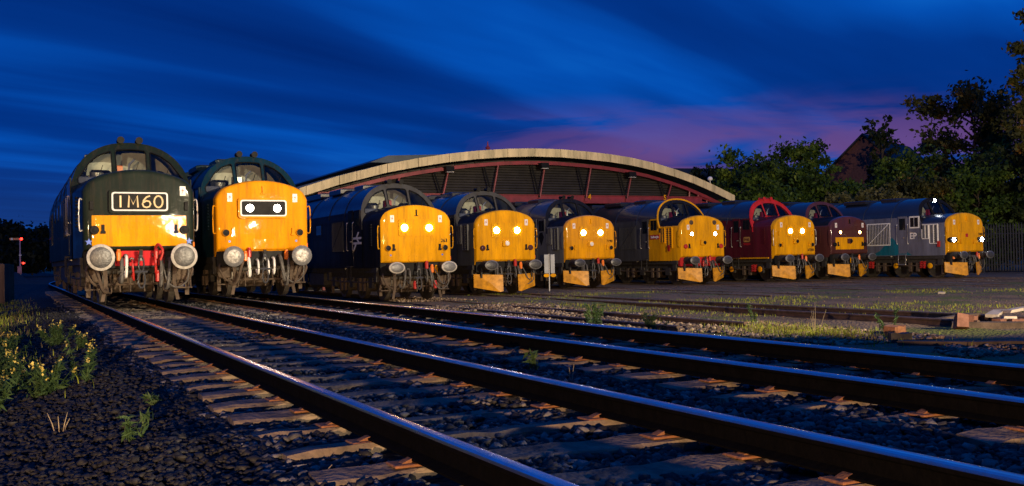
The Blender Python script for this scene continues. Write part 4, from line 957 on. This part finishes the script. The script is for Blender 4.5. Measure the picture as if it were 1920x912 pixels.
def tree(name, label, base, H, Rr, m, seed, nl=9000, leaf=.17, nb=22, low=.12, airy=1.0, group=None, cat='tree', lean=(0, 0), trunk=True):
    rng = np.random.default_rng(seed); rg = random.Random(seed)
    root = thing(name, label, cat, (base[0], base[1], base[2]), group)
    tr = MB(); r0 = max(.05, H * .018)
    path = [(0, 0, -.2)]; x = y = 0
    for k in range(1, 7):
        x += rg.uniform(-.02, .02) * H + lean[0] * H / 6; y += rg.uniform(-.02, .02) * H + lean[1] * H / 6
        path.append((x, y, H * .82 * k / 6))
    tr.tube(path, [r0 * (1.25 - .18 * k) for k in range(7)], 7)
    ends = []
    for k in range(nb):
        f = low + (.92 - low) * (k + rg.random()) / nb; i = min(int(f / .82 * 6), 5); fr = f / .82 * 6 - i
        p = Vector(path[i]).lerp(Vector(path[min(i + 1, 6)]), min(fr, 1)) if f < .82 else Vector(path[6])
        env = math.sin(math.pi * min(max((f - low * .4) / (1.02 - low * .4), 0), 1)) ** .55
        a = k * 2.4 + rg.uniform(-.4, .4); L_ = Rr * env * rg.uniform(.55, 1.08)
        q = p + Vector((math.cos(a) * L_, math.sin(a) * L_, rg.uniform(.02, .16) * H * (1.2 if f > .7 else .8)))
        mid = p.lerp(q, .5) + Vector((rg.uniform(-.1, .1) * Rr, rg.uniform(-.1, .1) * Rr, .03 * H))
        tr.tube([p, mid, q], [r0 * .45 * (1.1 - f * .5), r0 * .28, r0 * .08], 5)
        ends += [(q, 1.0), (mid.lerp(q, .5), .9), (mid, .6 * (f > .2))]
        for _ in range(2):
            e = mid.lerp(q, rg.uniform(.4, .9)) + Vector((rg.uniform(-.3, .3) * Rr, rg.uniform(-.3, .3) * Rr, rg.uniform(-.04, .08) * H)); tr.tube([mid.lerp(q, .5), e], [r0 * .16, r0 * .05], 4); ends.append((e, .8))
    tr.build('trunk', BARK, root)
    E_ = np.array([tuple(e) for e, w in ends]); w = np.array([w for e, w in ends]); w = w / w.sum()
    idx = rng.choice(len(E_), nl, p=w); sg_ = Rr * .15 * airy * (0.6 + rng.random(len(E_)))[idx][:, None]
    C = E_[idx] + rng.normal(size=(nl, 3)) * sg_ * np.array([1, 1, .75])
    C = C[C[:, 2] > .15]
    quads('crown', C, leaf, m, root, rng)
    return root
HG = 'trees along the back of the yard'
TREES = [
 ('leafy_tree', 'bushy dark tree just right of the shed eave', (41.4, 50.6, -.4), 7.3, 2.6, LG, 11, 9000, .17),
 ('leafy_tree', 'rounded green tree between the shed and the brick gable', (46.6, 52.0, -.4), 7.2, 2.9, LG, 12, 9000, .17),
 ('leafy_tree', 'tall green tree with spiky top left of the brick gable', (48.2, 52.8, -.4), 8.6, 2.5, LG, 13, 10000, .17),
 ('leafy_tree', 'green tree growing in front of the brick gable', (49.0, 48.8, -.4), 5.6, 2.6, LG, 14, 9000, .17),
 ('leafy_tree', 'green tree covering the right part of the slate roof', (52.6, 48.6, -.4), 7.6, 2.8, LG, 15, 9000, .17),
 ('autumn_tree', 'tall spreading tree turning orange above the far right locomotive', (63.4, 51.3, -.4), 12.6, 4.6, LA, 16, 15000, .22),
 ('leafy_tree', 'dense green tree left of the palisade fence top', (58.2, 46.2, -.4), 7.9, 3.2, LG, 17, 10000, .18),
 ('birch_tree', 'tall drooping tree cut by the right picture edge', (53.7, 38.6, -.4), 14.6, 2.2, LA, 18, 12000, .18),
 ('leafy_tree', 'low leafy tree below the autumn tree', (50.4, 44.6, -.4), 5.8, 2.7, LA, 19, 9000, .17),
 ('leafy_tree', 'green tree behind the nose of the lettered locomotive', (53.0, 43.0, -.4), 6.2, 2.8, LG, 20, 9000, .17),
 ('leafy_tree', 'low green tree behind the maroon locomotive', (42.6, 49.6, -.4), 5.2, 2.4, LG, 21, 8000, .16),
 ('pale_bush', 'pale leaved bush above the brown maroon locomotive', (44.6, 45.6, -.4), 4.7, 1.7, LP, 22, 6000, .16),
 ('pale_bush', 'pale olive bush behind the roof of the lettered locomotive', (47.5, 45.2, -.4), 4.9, 2.0, LP, 23, 6500, .16),
 ('leafy_tree', 'dark tree over the low slate roof behind the shed', (49.0, 61.6, -.4), 7.4, 2.8, LD, 24, 7000, .2),
 ('leafy_tree', 'dense shrub behind the palisade fence', (55.5, 41.5, -.4), 6.8, 3.0, LD, 25, 9000, .18),
 ('leafy_tree', 'slender sapling standing above the slate roof ridge', (59.4, 56.8, -.4), 11.4, 1.3, LD, 26, 1500, .24),
]
for a in TREES: tree(*a, group=HG, airy=.62 if a[5] is not LA else .5, low=.05 if a[3] < 10 else .25, nb=26 if a[3] < 10 else 30)
for i, (x, y, hh, rr) in enumerate(((-4.5, 142, 6.4, 4.2), (-0.6, 146, 6.0, 3.6), (2.6, 155, 5.6, 3.4), (6.5, 166, 4.6, 3.2), (-9.5, 150, 7.0, 5.0), (11.0, 175, 5.0, 4.0))):
    tree('distant_tree', ['dark distant tree at the left picture edge', 'dark distant tree behind the red signal', 'dark distant tree right of the red signal', 'low dark tree next to the green locomotive tail', 'dark tree farthest left on the horizon', 'dark tree hidden behind the green locomotive'][i], (x, y, .2), hh, rr, LK, 40 + i, 5000, .4, group='distant trees on the left horizon', airy=.9, low=.03)

# weeds and grass
def blades(name, pts, hmin, hmax, mats, wdt, rng, label, lean=.35):
    n = len(pts); a = rng.random(n) * 6.283; hh = hmin + (hmax - hmin) * rng.random(n) ** 1.5; l = lean * hh * rng.random(n)
    z0 = zg(pts[:, 0], pts[:, 1]) - .01
    dx_, dy_ = np.cos(a), np.sin(a); w = wdt * (.6 + .8 * rng.random(n)); b = rng.random(n) * 6.283
    p0 = np.stack([pts[:, 0] - np.cos(b) * w, pts[:, 1] - np.sin(b) * w, z0], 1); p1 = np.stack([pts[:, 0] + np.cos(b) * w, pts[:, 1] + np.sin(b) * w, z0], 1)
    m0 = np.stack([pts[:, 0] + dx_ * l * .35 + np.cos(b) * w * .7, pts[:, 1] + dy_ * l * .35 + np.sin(b) * w * .7, z0 + hh * .6], 1); m1 = np.stack([pts[:, 0] + dx_ * l * .35 - np.cos(b) * w * .7, pts[:, 1] + dy_ * l * .35 - np.sin(b) * w * .7, z0 + hh * .6], 1)
    tp = np.stack([pts[:, 0] + dx_ * l, pts[:, 1] + dy_ * l, z0 + hh], 1)
    P = np.stack([p0, p1, m0, m1, tp], 1).reshape(-1, 3); o = (np.arange(n) * 5)[:, None]
    me = bpy.data.meshes.new(name)
    F = np.concatenate([o + np.array([[0, 1, 2]]), o + np.array([[0, 2, 3]]), o + np.array([[3, 2, 4]])], 1).reshape(-1, 3)
    me.vertices.add(len(P)); me.vertices.foreach_set('co', P.astype(np.float32).ravel()); me.loops.add(F.size); me.loops.foreach_set('vertex_index', F.ravel().astype(np.int32))
    me.polygons.add(len(F)); me.polygons.foreach_set('loop_start', np.arange(0, F.size, 3, dtype=np.int32))
    for m in mats: me.materials.append(m)
    me.polygons.foreach_set('material_index', np.repeat(rng.integers(0, len(mats), n), 3).astype(np.int32)); me.update(calc_edges=True)
    return tag(link(name, me), label, 'grass', kind='stuff')
GB = leaf_mat('grass_green', (0.13, 0.17, 0.014), (0.26, 0.30, 0.026), (0.34, 0.34, 0.06), 2.0)
GS = leaf_mat('grass_straw', (0.12, 0.085, 0.035), (0.22, 0.16, 0.07), None, 2.0)
rng = np.random.default_rng(3)
def patch(n, cx, cy, sx, sy): return np.stack([rng.normal(cx, sx, n), rng.normal(cy, sy, n)], 1)
gp = np.concatenate([patch(5200, 11.9, 13.2, .35, .9), patch(2600, 12.6, 14.4, .4, 1.2), patch(1800, 9.4, 15.4, .22, .6), patch(700, 9.15, 13.6, .12, .2), patch(900, 9.0, 18.6, .2, .8)])
blades('grass', gp, .02, .13, [GB, GB, GS], .006, rng, 'bright green grass growing by the disused track')
u = np.stack([rng.uniform(12.5, 30, 60000), rng.uniform(14, 34, 60000)], 1); u = u[(vnoise(u[:, 0], u[:, 1], 2.6, 9) * .6 + vnoise(u[:, 0], u[:, 1], .8, 4) * .4 > .54) & (np.abs(u[:, 1] - (37.5 - .75 * u[:, 0])) < 9)][:14000]
u = u[(np.abs(u[:, 0] - 15.19) > .1) & (np.abs(u[:, 0] - 16.69) > .1)]
blades('grass', u, .02, .09, [GB, GS, GB], .007, rng, 'thin grass spreading over the trodden yard')
ul = np.stack([rng.normal(-.55, .45, 12000), rng.uniform(9.5, 42, 12000)], 1); ul = ul[(ul[:, 0] < .75) & (vnoise(ul[:, 0], ul[:, 1], 1.1, 6) > .42)]
blades('grass', ul, .04, .17, [GB, GS, GB], .006, rng, 'rough grass on the verge left of the running line')
WG = leaf_mat('weed_green', (0.022, 0.048, 0.016), (0.050, 0.092, 0.030), (0.085, 0.13, 0.045), 6.0)
WY = mat('flower_yellow', (0.50, 0.40, 0.08), .6, 0, .2, 20)
WST = mat('dry_stalk', (0.24, 0.19, 0.12), .8, 0, .3, 20)
def weed(x, y, h, ns, flower, seed, label, sp=.12):
    rg = random.Random(seed); rn = np.random.default_rng(seed)
    root = thing('weed_plant', label, 'plant', (x, y, float(zg(x, y))), 'weeds by the tracks')
    st = MB(); C = []; F = []
    for k in range(ns):
        a = rg.random() * 6.28; l = sp * rg.random(); hh = h * rg.uniform(.55, 1.0)
        p = [(l * .4 * math.cos(a), l * .4 * math.sin(a), -.02), (l * .8 * math.cos(a), l * .8 * math.sin(a), hh * .5), (l * 1.3 * math.cos(a), l * 1.3 * math.sin(a), hh)]
        st.tube(p, [.005, .004, .002], 4)
        for q in range(int(52 * hh / .4)):
            f = rg.random() ** .8; C.append((l * (.4 + .9 * f) * math.cos(a) + rg.gauss(0, .018), l * (.4 + .9 * f) * math.sin(a) + rg.gauss(0, .018), hh * f * (.80 if flower else 1)))
        if flower:
            for q in range(rg.randint(5, 12)): F.append((p[2][0] + rg.gauss(0, .014), p[2][1] + rg.gauss(0, .014), hh * rg.uniform(.80, 1.02)))
    st.build('stem', WG if flower is not None else WST, root)
    if flower is not None: quads('leaves', np.array(C), .020, WG, root, rn, 5.0)['kind'] = 'stuff'
    if flower: quads('flowers', np.array(F), .020, WY, root, rn, 1.2)['kind'] = 'stuff'
    return root
rg0 = random.Random(5)
ORD = ['nearest', 'second nearest', 'third nearest', 'fourth nearest', 'fifth nearest', 'sixth nearest', 'seventh nearest', 'sixth farthest', 'fifth farthest', 'fourth farthest', 'third farthest', 'second farthest', 'farthest']
for i in range(13):
    y = 9.2 + 9.6 * (i + rg0.random() * .6) / 13; x = -.10 - .020 * y + abs(rg0.gauss(0, .40)) * (y / 13)
    weed(min(x, .60), y, rg0.uniform(.26, .42), rg0.randint(10, 17), i % 4 != 0, 100 + i, ('yellow flowering' if i % 4 else 'leafy green') + ' weed clump by the left edge, ' + ORD[i] + ' of the row', .26)
for i, (x, y, h, ns, fl, lab) in enumerate([(.62, 10.6, .42, 5, 1, 'tall yellow flower spike standing alone left of the sleepers'), (.80, 14.6, .30, 6, 1, 'small pale flowering weed at the edge of the left clump'), (.98, 8.3, .14, 3, 0, 'short green weed sprouting in the dark left ballast'),
        (.66, 6.7, .20, 3, 0, 'two stemmed weed low in the left foreground'), (.30, 8.0, .16, 4, None, 'dry twig in the left foreground'), (4.35, 8.35, .26, 3, 0, 'thin weed growing between the two running lines'), (4.22, 7.5, .20, 2, None, 'dry stalk between the two running lines'),
        (4.45, 5.75, .10, 3, None, 'tiny pale stalks beside the second rail at right'), (6.9, 9.2, .10, 3, 0, 'little weed beyond the farthest running rail'), (9.3, 15.6, .50, 9, 0, 'bushy green weed behind the farthest running rail'), (9.15, 13.5, .40, 7, 0, 'round green weed tuft behind the farthest running rail'),
        (12.2, 13.2, .55, 6, None, 'dry straw stalks in the bright grass patch'), (12.9, 12.2, .45, 3, 0, 'green weed rising in front of the disused rails'), (13.4, 16.2, .4, 2, 0, 'single weed beside the disused rails'), (5.9, 14.8, .16, 3, 0, 'sprig of green on the second running line'), (1.3, 4.9, .12, 1, None, 'dry blade in the near ballast')]):
    weed(x, y, h, ns, fl, 200 + i, lab, .10 if h < .4 else .2)

# ------------------------------------------------------------------ left edge: fence posts and semaphore
WOODF = mat('weathered_wood', (.17, .11, .07), .85, 0, .4, 6, .4, 20, streak=True)
for i, (x, y, h, m) in enumerate(((-.34, 40.0, 1.02, WOODF), (-.16, 42.6, 1.02, WOODF), (-.02, 45.5, 1.0, mat('rusty_wood', (.22, .10, .05), .85, 0, .4, 6)))):
    z0 = float(zg(x, y)); 
    tag(MB().box(x - .13, x + .13, y - .10, y + .10, z0 - .2, .17 + h - .15, 0, .02).build('fence_post', m), ['thick timber post at the very left edge', 'timber post second from the left edge', 'reddish timber post nearest the track'][i], 'post', 'timber posts at the left edge')
tag(MB().box(-.62, -.50, 39.0, 39.06, -.5, .9).build('fence_rail_stub', WOODF), 'narrow leaning board beside the timber posts', 'board') if False else None
sm = thing('semaphore_signal', 'slim semaphore signal with red lamp in the far left distance', 'signal', (.92, 127.7, .41))
PK = mat('signal_post_paint', (.40, .30, .34), .5, 0, .2)
MB().tube([(0, 0, -.3), (0, 0, 3.95)], [.10, .07], 8).build('post', PK, sm)
MB().box(-1.05, .05, -.10, -.07, 3.72, 3.95).build('signal_arm', RED, sm); MB().box(-.92, -.72, -.115, -.10, 3.72, 3.95).build('arm_stripe', WHITE, sm)
MB().lathe((.16, -.12, 3.84), 'y', [(-.05, .05), (-.04, .13), (.1, .14)], 12).build('red_lamp', LRED, sm)
MB().box(-.12, .16, -.1, .1, 1.95, 2.05).build('bracket', WHITE, sm)
MB().box(-.28, .16, -.18, .18, -.1, .75, 0, .03).build('base_box', mat('pink_box', (.42, .16, .22), .6), sm)
MB().box(.1, .55, -.12, -.08, .98, 1.2).build('shunt_arm', RED, sm); MB().lathe((.32, -.16, 1.1), 'y', [(-.05, .04), (-.04, .10), (.1, .10)], 12).build('red_lamp', LRED, sm)

# ------------------------------------------------------------------ buildings behind the trees
def house(name, label, x, y, z0, w, d, he, hr, rz, gable_m, wall_m):
    r_ = thing(name, label, 'house', (x, y, z0), None, rz)
    MB().prism([(-w / 2, 0), (w / 2, 0), (w / 2, he), (0, hr), (-w / 2, he)], 'xz', 0, d).build('wall', wall_m, r_, 0)
    for s_ in (-1, 1):
        q = .35
        MB().prism([(s_ * (w / 2 + q), he - q * (hr - he) / (w / 2) + .02), (0, hr + .02), (0, hr + .24), (s_ * (w / 2 + q), he - q * (hr - he) / (w / 2) + .24)], 'xz', -.25, d + .25).build('roof_slope', SLATE, r_, 0)
    return r_
hs = house('brick_house', 'brick house with a pointed gable among the trees at right', 71.0, 70.0, -.4, 10.5, 16, 7.2, 12.1, R(-62), BRICK, BRICK)
for s_ in (-1.6, 1.6):
    wi = MB().box(s_ - .5, s_ + .5, -.04, .1, 4.2, 5.7).build('window', SLATE, hs); MB().box(s_ - .42, s_ + .42, -.06, .0, 4.28, 5.62).build('pane', GLASSD, wi)
house('low_house', 'dark low roof just behind the right end of the shed', 50.3, 74.0, -.4, 9.0, 16, 5.2, 8.75, R(-100), BRICK, BRICK)

# ------------------------------------------------------------------ palisade fence at right
pf = thing('palisade_fence', 'grey steel palisade fence under the trees at the right edge', 'fence', (51.0, 39.5, -.43))
pale = MB().prism([(-.035, 0), (.035, 0), (.035, 2.55), (0, 2.72), (-.035, 2.55)], 'yz', -.012, .012).mesh('pale', GALV, 0)
fa, fb_ = Vector((-2.0, 6.5, 0)), Vector((1.2, -7.0, 0)); npl = 90
for i in range(npl): link('pale', pale, pf, tuple(fa.lerp(fb_, i / (npl - 1)) + Vector((-.06, 0, .1))), math.atan2(-(fb_ - fa).x, (fb_ - fa).y) + math.pi)
for z in (.45, 2.2): MB().tube([fa + Vector((0, 0, z)), fb_ + Vector((0, 0, z))], .03, 4).build('fence_rail', GALV, pf)
for k in range(6): 
    c = fa.lerp(fb_, k / 5); MB().box(c.x - .05, c.x + .05, c.y - .05, c.y + .05, -.2, 2.5).build('fence_post', GALV, pf)

# ------------------------------------------------------------------ debris at the end of the disused track
def chunk(name, label, cat, x, y, z, sx, sy, sz, rz, rx, m, seed, group=None):
    rg = random.Random(seed); mb = MB(); rings = []
    for k in range(5):
        a = -sx / 2 + sx * k / 4; j = lambda s_: rg.uniform(-.10, .10) * s_
        rings.append([(a + j(sx) * .3 * (k in (0, 4)), -sy / 2 + j(sy), -sz / 2 + j(sz)), (a, sy / 2 + j(sy), -sz / 2 + j(sz)), (a, sy / 2 + j(sy), sz / 2 + j(sz)), (a + j(sx) * .3 * (k in (0, 4)), -sy / 2 + j(sy), sz / 2 + j(sz))])
    o = mb.loft(rings, None, True, True, True).build(name, m, None, 25); o.location = (x, y, z); o.rotation_euler = (rx * .3, rx, rz)
    return tag(o, label, cat, group)
PALE = mat('bleached_board', (.42, .36, .30), .7, 0, .25, 5); BRK = mat('broken_brick', (.17, .07, .042), .8, 0, .3, 8, .3, 20); OLDT = mat('old_timber', (.085, .055, .036), .85, 0, .5, 5, .5, 16)
GRD = -.50
DEB = 'debris heaped at the end of the disused track'
DL = [('bleached_board', 'long pale bleached board lying on the debris heap', 'board', 16.9, 13.4, -.37, .95, .22, .06, .5, -.05, PALE), ('bleached_board', 'short white broken board on top of the heap', 'board', 17.3, 13.2, -.30, .6, .25, .05, -.2, -.12, PALE), ('bleached_board', 'splintered white board below the other pale boards', 'board', 16.5, 12.9, -.43, .6, .25, .05, 1.0, .12, PALE),
 ('timber_baulk', 'grey timber baulk leading up to the pale boards', 'timber', 16.0, 13.6, -.45, 1.4, .22, .12, .15, -.03, OLDT), ('timber_baulk', 'brown timber leaning at the right picture edge', 'timber', 17.4, 12.1, -.38, 2.0, .22, .11, .6, -.14, OLDT), ('timber_baulk', 'dark timber under the leaning one at right edge', 'timber', 17.2, 11.7, -.47, 1.7, .24, .13, .2, -.03, OLDT), ('timber_baulk', 'old timber lying across the front of the heap', 'timber', 15.4, 12.1, -.47, 1.6, .22, .12, -.9, .0, OLDT),
 ('broken_brick_block', 'reddish broken block right beside the rail end', 'brick', 15.2, 12.6, -.40, .24, .2, .2, .4, .1, BRK), ('broken_brick_block', 'small reddish block left of the larger block', 'brick', 14.65, 12.3, -.38, .24, .2, .22, 1.0, .3, BRK), ('broken_brick_block', 'flat red brick right of the larger block', 'brick', 15.6, 12.3, -.42, .24, .14, .10, .2, 0, BRK), ('broken_brick_block', 'last small red brick at the foot of the heap', 'brick', 15.9, 12.2, -.43, .22, .12, .10, -.4, 0, BRK),
 ('rail_chair_casting', 'loose iron chair lying at the near side of the disused rails', 'chair casting', 12.75, 12.0, -.43, .34, .2, .16, .2, 0, RUST), ('rail_chair_casting', 'second loose iron casting in the grass edge', 'chair casting', 12.0, 11.2, -.45, .30, .18, .14, -.5, 0, DARK),
 ('timber_baulk', 'dark sleeper lying in shadow beyond the farthest running rail', 'timber', 12.4, 10.2, -.52, 2.0, .25, .13, -.75, 0, OLDT), ('timber_baulk', 'half buried sleeper in shadow at the right edge', 'timber', 13.2, 8.9, -.52, 2.0, .25, .12, -.35, 0, OLDT), ('concrete_lump', 'pale lump lying alone on the open yard', 'stone', 24.9, 21.6, -.42, .18, .14, .10, .3, 0, PALE)]
for i, d_ in enumerate(DL): chunk(*d_, 300 + i, DEB if i < 15 else None)
